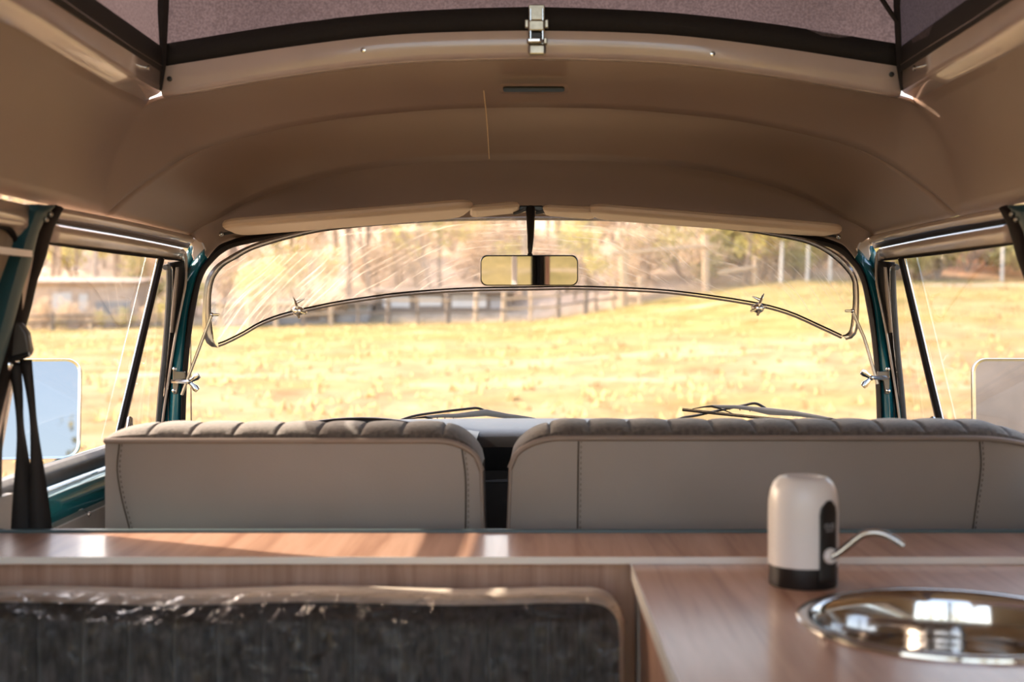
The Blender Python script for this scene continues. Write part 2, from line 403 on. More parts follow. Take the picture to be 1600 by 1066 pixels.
def ceiling():
    rows = [both(r) for r in (rowA, rowB, rowC, rowD)]; panels = []
    for a, b, bl, n in ((0, 1, .014, 12), (1, 2, .030, 14), (2, 3, .046, 16)):
        out = []; panels.append(out)
        for i in range(n + 1):
            t = i / n; q = []
            for j, (p, r) in enumerate(zip(rows[a], rows[b])):
                jj = min(j, len(rows[a]) - 1 - j); e = min(1, jj / 12.0)
                v = p.lerp(r, t)
                if a == 0:
                    sw = max(0, min(1, (20 - jj) / 11)); sw = sw * sw * (3 - 2 * sw)
                    T = r - p; T0 = T.lerp(Vector((0, max(.02, T.y) * 1.0, 0)), sw)
                    h00 = 2 * t ** 3 - 3 * t * t + 1; h10 = t ** 3 - 2 * t * t + t; h01 = -2 * t ** 3 + 3 * t * t; h11 = t ** 3 - t * t
                    v = p * h00 + T0 * h10 + r * h01 + T * h11
                q.append(v + Vector((0, 0, bl * e * math.sin(math.pi * t) ** .75)))
            out.append(q)
    mb = MB().strip(panels[0])
    for s in (-1, 1):
        m = len([p for p in rowA if p.z < CZ + .3475 and p.x < -.6405])
        mb.strip([[Vector((-s * p.x, y if y < 2 else p.y, p.z)) for p in rowA[:m]] + [Vector((s * .641, y, CZ + .347)), Vector((s * .634, y, CZ + .362))] for y in (-.3, 0, .6, 1.2, 1.8, yR + .02)])
    c = mb.build('ceiling', M['headliner'], smooth_=True, weld=True, kind='structure', solid=.006, origin=(0, yR, CZ), label='tan vinyl headliner stretched over two arched bows')
    for pn in panels[1:]: MB().strip(pn).build('headliner_panel', M['headliner'], c, smooth_=True, solid=.006)
    # bead along each bow
    for r in (rowB, rowC):
        MB().tube([p - Vector((0, 0, .0005)) for p in both(r)], .0014, 6).build('bow_bead', M['headliner'], c, smooth_=True)
    # streak of sunlight on the headliner, modelled as a thin pale strip
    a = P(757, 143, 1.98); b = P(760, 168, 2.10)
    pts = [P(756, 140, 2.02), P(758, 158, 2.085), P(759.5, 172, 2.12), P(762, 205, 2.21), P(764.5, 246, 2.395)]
    mb = MB(); mb.tube(smooth([p - Vector((0, .004, .003)) for p in pts], 5), .0011, 6); mb.build('sun_streak_strip', M['seam'], c, label='streak of sunlight down the headliner, modelled as a pale strip')
    # slot with dark recess
    yy = 2.03; cc = P(834, 141, yy)
    ring = [cc + Vector((x, -.014 - .10 * abs(z), z)) for x, z in rrect(0, 0, .122, .018, .008)]
    inner = [cc + Vector((x, -.012, z)) for x, z in rrect(0, 0, .108, .010, .004)]
    back = [p + Vector((0, .012, 0)) for p in inner]
    f = MB().ring(ring, inner).build('slot_surround', M['headliner'], c, smooth_=True)
    n = len(inner)
    MB().ring(inner, back).add(back, [tuple(range(n))]).build('slot_recess', M['black'], c, label='dark slot in the headliner')
    return c
CEIL = ceiling()

# ------------------------------------------------------------------ roof opening rails and tent
def rails():
    up = [(250, 106), (450, 75), (600, 57), (720, 51), (830, 49)]
    lo = [(252, 147), (450, 114), (600, 95), (720, 88.5), (830, 86.5)]
    U = both(resample([Vector((P(px, py, 1.9).x, yR, P(px, py, 1.9).z)) for px, py in up], 14)[:-1] + [P(830, 49, 1.9)])
    Lw = both(resample([Vector((P(px, py, 1.9).x, yR, P(px, py, 1.9).z)) for px, py in lo], 14)[:-1] + [P(830, 86.5, 1.9)])
    U = both(resample(smooth([P(px, py, 1.9) for px, py in up], 4), 20)); Lw = both(resample(smooth([P(px, py, 1.9) for px, py in lo], 4), 20))
    d = lambda r, y, z: [p + Vector((0, y, z)) for p in r]
    mb = MB().strip([d(U, .012, .002), U, d(U, -.001, -.004), d(Lw, -.001, .006), d(Lw, .001, .0015), d(Lw, .006, -.0015), d(Lw, .024, -.002)])
    t1 = mb.build('trim_1', M['rail'], smooth_=True, kind='structure', solid=.003, label='cream painted rail across front of roof opening')
    for px, py in ((266, 124), (568, 79), (1113, 85), (1392, 117)):
        c = P(px, py, 1.9); MB().lathe([(.0045, -.004), (.0042, -.006), (.001, -.0065)], c, 12, axis='y').build('screw', M['steel'] if px in (568, 1113) else M['black'], t1, smooth_=True)
    # bright metal strip under latch is part of the rail
    for s, nm, lb in ((-1, 'trim_2', 'cream painted rail along left side of roof opening'), (1, 'trim_3', 'cream painted rail along right side of roof opening')):
        prof = [(.606, .402), (.6095, .398), (.6105, .368), (.612, .361), (.617, .357), (.641, .3465), (.645, .352)]
        rows = [[Vector((s * x, y, CZ + z + .002 * math.sin(y * 9 + s))) for x, z in prof] for y in [-.3 + i * (yR + .3) / 14 for i in range(15)]]
        t = MB().strip(rows).build(nm, M['rail'], smooth_=True, kind='structure', solid=.003, label=lb)
        for y in (2.13, 1.62, 1.25):
            MB().lathe([(.0045, -s * 0), (.0042, -s * .003), (.001, -s * .0035)], (s * .6085, y, CZ + .384), 12, axis='x').build('screw', M['steel'], t, smooth_=True)
    # tent
    T = empty('roof_tent', (0, yR, CZ + .4), 'dark purple grey fabric tent rising from the roof opening rails', 'tent')
    H = .72
    rnd = random.Random(5)
    def fold(p, i, j): return Vector((0, .010 * noise.noise(Vector((p.x * 5, p.z * 7, 1))) + .006 * math.sin(p.x * 9), 0))
    bl = resample(smooth([P(px, py, 1.905) for px, py in [(250, 70), (450, 38), (600, 21), (720, 14), (830, 11)]], 4), 24)
    b0 = both([Vector((p.x, yR + .006, p.z)) for p in resample(smooth([P(px, py + 4, 1.905) for px, py in up], 4), 24)])
    b1 = both([Vector((p.x, yR + .006, p.z)) for p in bl])
    MB().strip([b0, [a.lerp(b, .5) + Vector((0, -.002, 0)) for a, b in zip(b0, b1)], b1]).build('webbing_band', M['webbing'], T, smooth_=True, solid=.003)
    rows = []
    for i in range(15):
        t = i / 14; q = []
        for j, p in enumerate(b1):
            v = Vector((p.x * (1 + .0 * t), yR + .010, p.z + (CZ + .4 + H - p.z) * t)); e = min(1, min(j, len(b1) - 1 - j) / 5)
            v.y += e * (.022 * noise.noise(Vector((v.x * 4, v.z * 6, 1))) + .018 * math.sin(math.pi * t)); q.append(v)
        rows.append(q)
    rows.insert(0, [p - Vector((0, -.004, .018)) for p in rows[0]])
    MB().strip(rows).build('front_panel', M['tent'], T, smooth_=True, label='greyish purple front panel of the tent')
    for s in (-1, 1):
        x = s * .607
        MB().strip([[Vector((x, y, CZ + z)) for y in (-.3, .5, 1.2, yR)] for z in (.392, .41, .432)]).build('webbing_band', M['webbing'], T, smooth_=True, solid=.003)
        rows = [[Vector((x + s * min(1, .15 + z * 6) * (.004 + .015 * noise.noise(Vector((y * 5, z * 6, s))) + .018 * math.sin((y - yR) * 14) * min(1, (yR - y) * 5)), y, CZ + .412 + z)) for y in [-.3 + k * (yR + .3) / 30 for k in range(31)]] for z in [i * (H - .02) / 8 for i in range(9)]]
        MB().strip(rows).build('side_panel', M['tent'], T, smooth_=True)
        MB().tube([(s * .612, yR - .008, CZ + .362), (s * .611, yR - .006, CZ + .40), (s * .609, yR - .002, CZ + .5), (s * .602, yR - .002, CZ + .4 + H)], [.005, .010, .012, .012], 6).build('corner_binding', M['webbing'], T)
    # diagonal fold strap at right of the front panel
    MB().tube(smooth([P(1360, -30, 1.895), P(1392, 20, 1.895), P(1416, 52, 1.895)], 5), .004, 6).build('seam_cord', M['webbing'], T)
    MB().box((-.66, -.35, CZ + .4 + H), (.66, yR + .06, CZ + .44 + H)).build('roof_lid', M['lid'], T, bevel=.02)
    # roof latch
    L = empty('roof_latch', P(838, 88, 1.88), 'worn metal toggle latch hanging at middle of front roof rail', 'latch')
    def pb(x0, x1, y0, y1, dn, df, name, m, bev=.0015):
        a = P(x0, y1, 1.9); b = P(x1, y0, 1.9)
        MB().box((a.x, yR - dn, a.z), (b.x, yR - df, b.z)).build(name, M[m], L, bevel=bev)
    pb(826, 851, 10, 34, .014, .004, 'strap_plate', 'brass'); pb(825, 851, 34, 52, .018, .004, 'catch_block', 'brass', .003)
    pb(820, 826, 33, 46, .014, .004, 'side_lug', 'brass'); pb(851, 857, 33, 46, .014, .004, 'side_lug', 'brass')
    pb(826, 847, 52, 62, .010, .002, 'catch_gap', 'black')
    pb(823, 846, 61, 70, .016, .002, 'hook_bar', 'steel', .003); pb(849, 855, 61, 71, .014, .002, 'side_lug', 'brass')
    pb(825, 853, 70, 88, .010, .001, 'lower_plate', 'brass', .004)
    for x in (829, 848):
        a = P(x, 12, 1.88); b = P(x, 60, 1.88); MB().tube([(a.x, yR - .016, a.z), (b.x, yR - .016, b.z)], .0014, 6).build('wire_loop', M['steel'], L)
rails()

# ------------------------------------------------------------------ windscreen, pillars, doors
def Dw(x, z):                                             # windscreen surface: depth in metres at world x and eye-relative z
    return K * (2.615 - .15 * (abs(x) / .62) ** 2.2 - .10 * z)
def G(px, py, off=0.0):
    D = 2.55 * K
    for _ in range(12):
        x = (px - 830) / F * D; z = (485 - py) / F * D; D = D * .4 + .6 * (Dw(x, z) + off)
    return Vector((x, D, CZ + z))
seal_in = [(291, 745), (289, 700), (288, 655), (290, 600), (293, 560), (298, 515), (304, 480), (311, 445), (320, 423), (332, 408), (345, 396), (364, 386), (400, 378), (431, 372), (475, 365), (560, 355), (640, 349), (720, 345), (830, 344)]
seal_out = [(284, 745), (283, 700), (282, 655), (284, 600), (287, 555), (291, 512), (295, 480), (304, 442), (312, 421), (324, 404), (339, 386), (351, 379), (375, 371), (400, 367), (440, 361), (520, 352), (620, 344), (720, 340), (830, 337.5)]
def full(pts): return pts + [(mirpx(x), y) for x, y in reversed(pts[:-1])]
def windscreen():
    Wn = empty('window_1', G(830, 700), kind='structure', label='curved windscreen with black rubber seal')
    n = 30
    left = smooth([Vector((x, y, 0)) for x, y in seal_in], 3)
    rows = []
    top = resample([Vector((x, y, 0)) for x, y in full(seal_in)], 61)
    for i in range(21):
        t = i / 20; q = []
        for p in top:
            q.append(G(p.x, p.y + (745 - p.y) * t))
        rows.append(q)
    MB().strip(rows).build('pane', M['glass'], Wn, smooth_=True)
    ip = smooth([G(x, y, -.006) for x, y in full(seal_in)], 3); op = smooth([G(x, y, -.010) for x, y in full(seal_out)], 3)
    mid = [a.lerp(b, .45) + Vector((0, -.010, 0)) for a, b in zip(ip, op)]
    ic = [p + Vector((0, .012, 0)) for p in ip]; oc = [p + Vector((0, .020, 0)) for p in op]
    MB().strip([ic, ip, mid, op, oc]).build('seal', M['rubber'], Wn, smooth_=True)
    # lower bar of seal (behind the dash)
    MB().tube([G(284 + i * 54.6, 745, -.004) for i in range(21)], .010, 8).build('seal', M['rubber'], Wn, smooth_=True)
windscreen()

def side(s, n):
    X = (lambda px: px) if s < 0 else mirpx
    sd = 'left' if s < 0 else 'right'
    lean = Vector((s, 0, 0))
    Dn = empty('door_%d' % n, W(X(170), 720), kind='structure', label='%s front door in teal paint with quarter vent window' % sd)
    def strip(a, b, name, m, off=0.0, th=.004, par=Dn, lab=None, k=4, bump=0):
        A = smooth([W(X(x), y, off) for x, y in a], k) if len(a) > 2 else resample([W(X(x), y, off) for x, y in a], 9)
        B = smooth([W(X(x), y, off) for x, y in b], k) if len(b) > 2 else resample([W(X(x), y, off) for x, y in b], 9)
        A = resample(A, 24); B = resample(B, 24)
        rows = [A] + [[p.lerp(q, t) - lean * (bump * math.sin(math.pi * t)) for p, q in zip(A, B)] for t in (.17, .33, .5, .67, .83)] + [B] if bump else [A, B]
        return MB().strip(rows).build(name, M[m], par, smooth_=True, solid=th, label=lab)
    # roof edge strip over the door: glossy cream
    strip([(72, 322), (200, 347), (306, 371)], [(66, 337), (200, 359), (304, 381)], 'cant_rail', 'cream', .004, .005, bump=.004)
    strip([(80, 341), (200, 359), (296, 380)], [(77, 349), (200, 370), (292, 388)], 'gap_seal', 'rubber', -.012, .006)
    # door upper frame (cream, thin teal line on top)
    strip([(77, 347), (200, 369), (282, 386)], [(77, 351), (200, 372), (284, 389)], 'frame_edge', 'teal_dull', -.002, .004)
    strip([(77, 351), (200, 372), (284, 389)], [(72, 379), (200, 394), (275, 404)], 'door_frame_top', 'cream', .000, .008, bump=.005)
    strip([(72, 379), (160, 390), (200, 395), (282, 405)], [(72, 382), (160, 394), (200, 399), (282, 408)], 'glass_channel', 'rubber', .003, .008)
    # door front upright
    strip([(284, 389), (290, 400), (291, 440), (276, 520), (262, 600), (254, 660), (250, 720)], [(276, 403), (283, 412), (284, 440), (270, 520), (259, 600), (251, 660), (247, 720)], 'door_frame_front', 'cream', .003, .008)
    strip([(283, 408), (284, 440), (270, 520), (259, 600), (251, 660), (247, 720)], [(266, 411), (265, 440), (262, 520), (255, 600), (247, 660), (243, 720)], 'vent_seal', 'rubber', .004, .012, bump=.006)
    strip([(275, 418), (272, 450), (266, 520)], [(279, 417), (277, 450), (270, 520)], 'vent_seal_lip', 'cream', .014, .002)
    ed = [(290, 396), (291, 420), (289, 450), (275, 520), (262, 600), (254, 660), (250, 720)]
    MB().tube(smooth([W(X(x), y, .022) for x, y in ed], 5), .0026, 8).build('door_edge_bead', M['cream'], Dn, smooth_=True)
    # quarter light frame: rounded dark grey post
    pts = [W(X(258), 418, .010), W(X(262), 417, .010), W(X(264), 426, .010), W(X(263), 470, .010), W(X(258), 540, .010), W(X(251), 610, .010), W(X(247), 660, .010), W(X(243), 720, .010)]
    MB().tube(smooth(pts, 4), .0055, 8).build('vent_frame', M['greyplastic'], Dn, smooth_=True)
    MB().tube([p + Vector((-s * .006, 0, 0)) for p in smooth(pts, 4)[4:]], .0016, 6).build('vent_trim', M['chrome'], Dn, smooth_=True)
    # divider between vent and main glass: black with thin bright edges
    a, b = W(X(251), 404, .006), W(X(183), 690, .006)
    MB().tube([a, a.lerp(b, .5), b], .0075, 8, flat=1.0).build('vent_divider', M['rubber'], Dn, smooth_=True)
    a, b = W(X(246), 404, .008), W(X(178), 690, .008)
    MB().tube([a, b], .0015, 6).build('divider_trim', M['chrome'], Dn, smooth_=True)
    a, b = W(X(256), 404, .008), W(X(190), 690, .008)
    MB().tube([a, b], .0015, 6).build('divider_trim', M['cream'], Dn, smooth_=True)
    c = W(X(203), 655, .014)
    MB().tube([c + Vector((0, -.012, -.022)), c, c + Vector((0, .010, -.014))], [.004, .006, .003], 8).build('vent_catch', M['chrome'], Dn, smooth_=True)
    # panes
    g = [W(X(x), y, -.004) for x, y in ((72, 384), (160, 394), (252, 405), (186, 680), (160, 735), (-5, 792), (2, 500))]
    MB().add(g, [tuple(range(len(g)))]).build('pane', M['glass'], Dn)
    g = [W(X(x), y, -.004) for x, y in ((256, 408), (266, 412), (262, 520), (247, 660), (244, 700), (188, 700))]
    MB().add(g, [tuple(range(len(g)))]).build('pane', M['glass'], Dn)
    # sill: rubber wiper seal, rounded teal capping, card below
    ya, yb = 1.80, 2.88
    def run(prof, name, m, **k):
        rows = [[Vector((s * x, y, CZ + z)) for x, z in prof] for y in [ya + (yb - ya) * i / 8 for i in range(9)]]
        return MB().strip(rows).build(name, M[m], Dn, smooth_=True, solid=.003, **k)
    run([(.822, -.262), (.806, -.262), (.800, -.272), (.797, -.290)], 'sill_seal', 'greyplastic')
    run([(.800, -.289), (.788, -.290), (.778, -.297), (.773, -.308), (.771, -.325), (.772, -.352)], 'sill_cap', 'teal')
    run([(.774, -.350), (.770, -.354), (.770, -.60), (.772, -.95)], 'door_card', 'greypanel')
    for px, py in ((139, 804),):
        rx = abs(X(px) - 830) / F; D = .768 / rx; c = Vector((s * .768, D, CZ + (485 - py) / F * D))
        MB().ball(c, .0055, sx=.6, n=6).build('screw', M['chrome'], Dn, smooth_=True)
    # outer skin below the belt line
    MB().strip([[Vector((s * x, y, CZ + z)) for x, z in ((.826, -.262), (.85, -.30), (.862, -.55), (.86, -1.05), (.80, -1.30))] for y in (1.96, 2.4, 2.95)]).build('outer_skin', M['teal'], Dn, smooth_=True, solid=.003)
    # ---- A pillar
    A = empty('pillar', P(X(272), 700, 2.47), kind='structure', label='%s teal windscreen pillar' % sd)
    pil_o = [(265, 745), (264, 655), (265, 600), (270, 520), (281, 460), (291, 430), (303, 405), (316, 392), (321, 386)]
    pil_i = [(285, 745), (283, 700), (282, 655), (284, 600), (287, 555), (291, 512), (295, 480), (304, 442), (312, 421), (324, 404)]
    O = resample(smooth([P(X(x), y, 2.44) for x, y in pil_o], 4), 26); I = resample(smooth([G(X(x), y, -.006) for x, y in pil_i], 4), 26)
    rows = [[o + Vector((0, .02, 0)) for o in O]] + [[o.lerp(i, t) + Vector((0, -.016 * math.sin(math.pi * t) ** .7, 0)) for o, i in zip(O, I)] for t in (0, .12, .25, .4, .55, .7, .85, 1)]
    MB().strip(rows).build('pillar_face', M['teal'], A, smooth_=True, solid=.003)
    po2 = [(253, 745), (253, 655), (256, 600), (268, 520), (281, 450), (290, 420), (291, 395), (297, 384)]
    O2 = resample(smooth([P(X(x), y, 2.43) for x, y in po2], 4), 26)
    rows = [O2] + [[o.lerp(i, t) + Vector((0, -.006 * math.sin(math.pi * t), 0)) for o, i in zip(O2, O)] for t in (.2, .4, .6, .8, 1)]
    MB().strip(rows).build('pillar_return', M['teal'], A, smooth_=True, solid=.003)
    MB().tube([o + Vector((0, -.004, 0)) for o in O], .0022, 6).build('pillar_bead', M['cream'], A, smooth_=True)
    # cream corner gusset at top
    cg = [(292, 372), (306, 372), (317, 378), (322, 390), (312, 402), (303, 410), (299, 398), (301, 386)]
    MB().prism([P(X(x), y, 2.425) for x, y in cg], (0, .008, 0)).build('corner_gusset', M['cream'], A, bevel=.003)
    # ---- B pillar
    B = empty('pillar', W(X(0), 800), kind='structure', label='%s teal door pillar behind the front door' % sd)
    def wr(x): return (X(x))
    out = [(-60, 800), (-45, 680), (-28, 610), (-6, 540), (8, 487), (21, 439), (31, 405), (45, 359), (54, 335), (62, 320)]
    inn = [(-40, 800), (-28, 680), (-12, 610), (8, 540), (22, 487), (35, 439), (48, 405), (56, 359), (68, 338), (84, 322)]
    O = resample(smooth([W(X(x), y, .016) for x, y in out], 4), 24); I = resample(smooth([W(X(x), y, .006) for x, y in inn], 4), 24)
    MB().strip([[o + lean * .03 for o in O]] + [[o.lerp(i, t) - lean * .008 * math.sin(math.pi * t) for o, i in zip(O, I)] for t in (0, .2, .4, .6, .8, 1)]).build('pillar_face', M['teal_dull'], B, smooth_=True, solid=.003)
    inn2 = [(-20, 800), (-10, 680), (5, 610), (25, 540), (42, 487), (52, 439), (66, 405), (77, 359), (86, 338), (91, 326)]
    I2 = resample(smooth([W(X(x), y, .002) for x, y in inn2], 4), 24)
    MB().strip([I] + [[o.lerp(i, t) - lean * .008 * math.sin(math.pi * t) for o, i in zip(I, I2)] for t in (.25, .5, .75, 1)]).build('door_seal', M['rubber'], B, smooth_=True, solid=.008)
    for px, py in ((79, 335), (72, 343)):
        c = W(X(px), py, .022); MB().ball(c, .004, n=6).build('screw', M['brass'], B, smooth_=True)
side(-1, 1); side(1, 2)

def walls():
    for s, nm in ((-1, 'wall_left'), (1, 'wall_right')):
        wl = empty(nm, (s * .78, 1.0, CZ - 1.15), kind='structure', label='cream lined van side panel (right window panel and curtain added, unseen)')
        y1 = 1.985
        if True:  # unseen right window panel and curtain added to block light from that side
            # panel with a rounded window opening, outer rectangle matched point by point
            cy, cz_, wy, hz = 1.20, -.055, 1.44, .34
            inn = rrect(cy, cz_, wy, hz, .07, 8)
            outp = []
            for (a, b) in inn:
                dx, dz = a - cy, b - cz_
                k = min((y1 - cy) / abs(dx) if abs(dx) > 1e-6 else 99, .215 / abs(dz) if abs(dz) > 1e-6 else 99)
                outp.append((cy + dx * k, cz_ + dz * k))
            I = [WD(b, a, s, .0) for a, b in inn]; O = [WD(b, a, s, .0) for a, b in outp]; I1 = [p - Vector((s * .012, 0, 0)) for p in I]
            I0 = [WD(cz_ + (b - cz_) * .9, cy + (a - cy) * .975, s, .012) for a, b in inn]
            mb = MB().ring(O, [o.lerp(i, .75) - Vector((s * .012, 0, 0)) for o, i in zip(O, I)])
            mb.ring([o.lerp(i, .75) - Vector((s * .012, 0, 0)) for o, i in zip(O, I)], I)
            mb.build('upper_panel', M['cream'], wl, smooth_=True, solid=.004)
            MB().tube(I, .005, 8, close=True).build('window_gasket', M['rubber'], wl, smooth_=True)
            cur = [[WD(z, .44 + i * .0258, s, -.004 + .004 * math.sin(i * 1.7)) for i in range(60)] for z in (-.225, -.05, .115)]
            MB().strip(cur).build('curtain', M['curtain'], wl, smooth_=True, solid=.002)  # the right one is added, unseen, to block side light
            MB().tube([WD(.082, .4, s, .020), WD(.080, 1.905, s, .020)], .0065, 4).build('curtain_rail', M['edge'], wl)
            MB().strip([[Vector((s * .77, y, CZ + z)) for z in (-.27, -1.15)] for y in (-.1, y1)]).build('lower_panel', M['greypanel'], wl, solid=.01)
        MB().strip([[Vector((s * x, y, CZ + z)) for x, z in ((.826, -.262), (.85, -.30), (.862, -.55), (.86, -1.05), (.80, -1.30))] for y in (-.12, 0, 1.0, 1.94)]).build('outer_skin', M['teal'], wl, smooth_=True, solid=.003)
    MB().box((-.84, -.30, CZ - 1.19), (.84, 2.95, CZ - 1.15)).build('floor', M['floor'], kind='structure', label='dark van floor')
    # bulkhead behind the front seats and front lower wall
    MB().box((-.77, 1.905, CZ - 1.15), (.77, 1.915, CZ - .311)).build('trim_4', M['bluegrey'], kind='structure', label='teal metal bulkhead edge behind the worktop', bevel=.003)
    pts = [Vector((x, Dw(x, -.3) + .015, 0)) for x in [-.78 + i * .078 for i in range(21)]]
    MB().strip([[p + Vector((0, 0, CZ + z)) for p in pts] for z in (-.325, -.6, -1.15)]).build('wall_front', M['teal'], smooth_=True, kind='structure', solid=.01, label='front panel under the windscreen')
    # rear posts seen in the rear-view mirror
    r = MB().box((-.082, -.27, CZ - 1.15), (-.060, -.24, CZ + .34)); r.build('rear_post', M['white'], label='slim white upright at the open rear, seen in the mirror', cat='post', bevel=.003)
    t = empty('rear_curtain', (.04, -.25, CZ - 1.1), 'gathered dark curtain at the open rear, seen in the mirror', 'curtain')
    rows = [[Vector((.0 + .058 * i / 14, -.25 + .008 * math.sin(i * 1.9), CZ + z)) for i in range(15)] for z in (.34, -.2, -1.1)]
    MB().strip(rows).build('drape', M['black'], t, smooth_=True, solid=.003)
    MB().box((.060, -.26, CZ - 1.1), (.079, -.24, CZ + .34)).build('wooden_edge', M['wood_front'], t, label='brown edge')
walls()

# ------------------------------------------------------------------ sun visors and mirror
def slab(corners, th, name, m, par, r=.02, edge=.006):
    """padded board between four corners a,b (rear edge) c,d (front edge)"""
    a, b, c, d = corners; L = ((b - a).length + (c - d).length) / 2; Wd = ((d - a).length + (c - b).length) / 2
    def pt(u, v): return a.lerp(b, u).lerp(d.lerp(c, u), v)
    rings = []
    nrm = (b - a).cross(d - a).normalized()
    if nrm.z < 0: nrm = -nrm
    for ins, h in ((.012, 0), (.004, .002), (0, .007), (0, th - .007), (.004, th - .002), (.012, th)):
        rr = rrect(L / 2, Wd / 2, L - 2 * ins, Wd - 2 * ins, max(.004, min(r, Wd / 2 - .001) - ins), 6)
        rings.append([pt(x / L, y / Wd) + nrm * h for x, y in rr])
    mb = MB(); n = len(rings[0])
    for p, q in zip(rings, rings[1:]): mb.ring(p, q)
    mb.add(rings[0], [tuple(range(n))]); mb.add(rings[-1], [tuple(range(n))])
    bm = mb.build(name, M[m], par, smooth_=True)
    return bm
M['visorpad'] = mat('visor_vinyl', (.62, .455, .32), .5, var=.03, scale=8, bump=.1, bscale=600)
def visors():
    for s in (-1, 1):
        if s < 0:
            lab = 'padded tan sun visor folded up left of the mirror stem'
            big = [P(341, 357, 2.27), P(745, 324, 2.27), P(722, 342, 2.46), P(372, 370, 2.40)]
            small = [P(735, 330, 2.29), P(812, 324, 2.31), P(812, 333, 2.44), P(735, 342, 2.44)]
            piv = P(346, 366, 2.42)
        else:
            lab = 'padded tan sun visor folded up right of the mirror stem'
            big = [P(915, 331, 2.27), P(1322, 365, 2.27), P(1290, 371, 2.40), P(930, 344, 2.46)]
            small = [P(847, 329, 2.31), P(930, 333, 2.29), P(930, 344, 2.44), P(850, 338, 2.44)]
            piv = P(1310, 370, 2.42)
        V = empty('sun_visor', (big[0] + big[1]) / 2, lab, 'sun visor')
        slab(big, .020, 'main_pad', 'visorpad', V, r=.045); slab(small, .014, 'inner_flap', 'visorpad', V, r=.018)
        MB().ball(piv, .006, n=6).build('pivot', M['steel'], V, smooth_=True)
        a = piv; b = big[1] if s < 0 else big[0]
        MB().tube([a, piv + Vector((-s * .04, .0, .006))], .003, 8).build('hinge_rod', M['black'], V, smooth_=True)
visors()
def rearview():
    Rm = empty('rear_view_mirror', P(828, 395, 2.36), 'black framed rear view mirror hanging at middle of the windscreen', 'mirror')
    c = P(827, 423, 2.33); tilt = Matrix.Rotation(R(4.2), 3, 'X')
    out = []
    for x, z in rrect(0, 0, .196, .059, .012, 6):
        zz = z + (.0042 * (1 - (x / .098) ** 2) if z > 0 else -.002 * (1 - (x / .098) ** 2)); out.append(Vector((x, 0, zz)))
    def tr(v, y, k=1.0): return c + tilt @ Vector((v.x * k, y, v.z * (k if k == 1 else 1 - (1 - k) * 3)))
    n = len(out)
    sh = MB(); r = [[tr(v, -.002, .985) for v in out], [tr(v, -.004) for v in out], [tr(v, .003, 1.012) for v in out], [tr(v, .012) for v in out], [tr(v, .016, .95) for v in out]]
    for p, q in zip(r, r[1:]): sh.ring(p, q)
    sh.add(r[-1], [tuple(range(n))]); sh.build('housing', M['black'], Rm, smooth_=True)
    MB().add([tr(v, -.002, .984) for v in out], [tuple(range(n))]).build('mirror_glass', M['mirror'], Rm)
    top = P(829, 326, 2.40)
    MB().tube([top, P(829, 345, 2.38), P(829, 370, 2.36), P(828, 388, 2.352), P(828, 396, 2.35)], [.010, .0088, .0072, .0060, .0040], 12).build('stem', M['black'], Rm, smooth_=True)
    MB().prism([P(806, 335, 2.42), P(812, 321, 2.42), P(848, 321, 2.42), P(854, 335, 2.42), P(838, 330, 2.42), P(822, 330, 2.42)], (0, .02, .0)).build('base_bracket', M['black'], Rm, bevel=.003)
    for x0, x1 in ((803, 822), (838, 857)):
        MB().tube([P(x0, 333, 2.405), P((x0 + x1) / 2, 331, 2.40), P(x1, 326, 2.40)], .004, 8).build('bracket_wing', M['greyplastic'], Rm, smooth_=True)
    MB().ball(P(828, 399, 2.345), .006, n=6).build('swivel', M['black'], Rm, smooth_=True)
rearview()

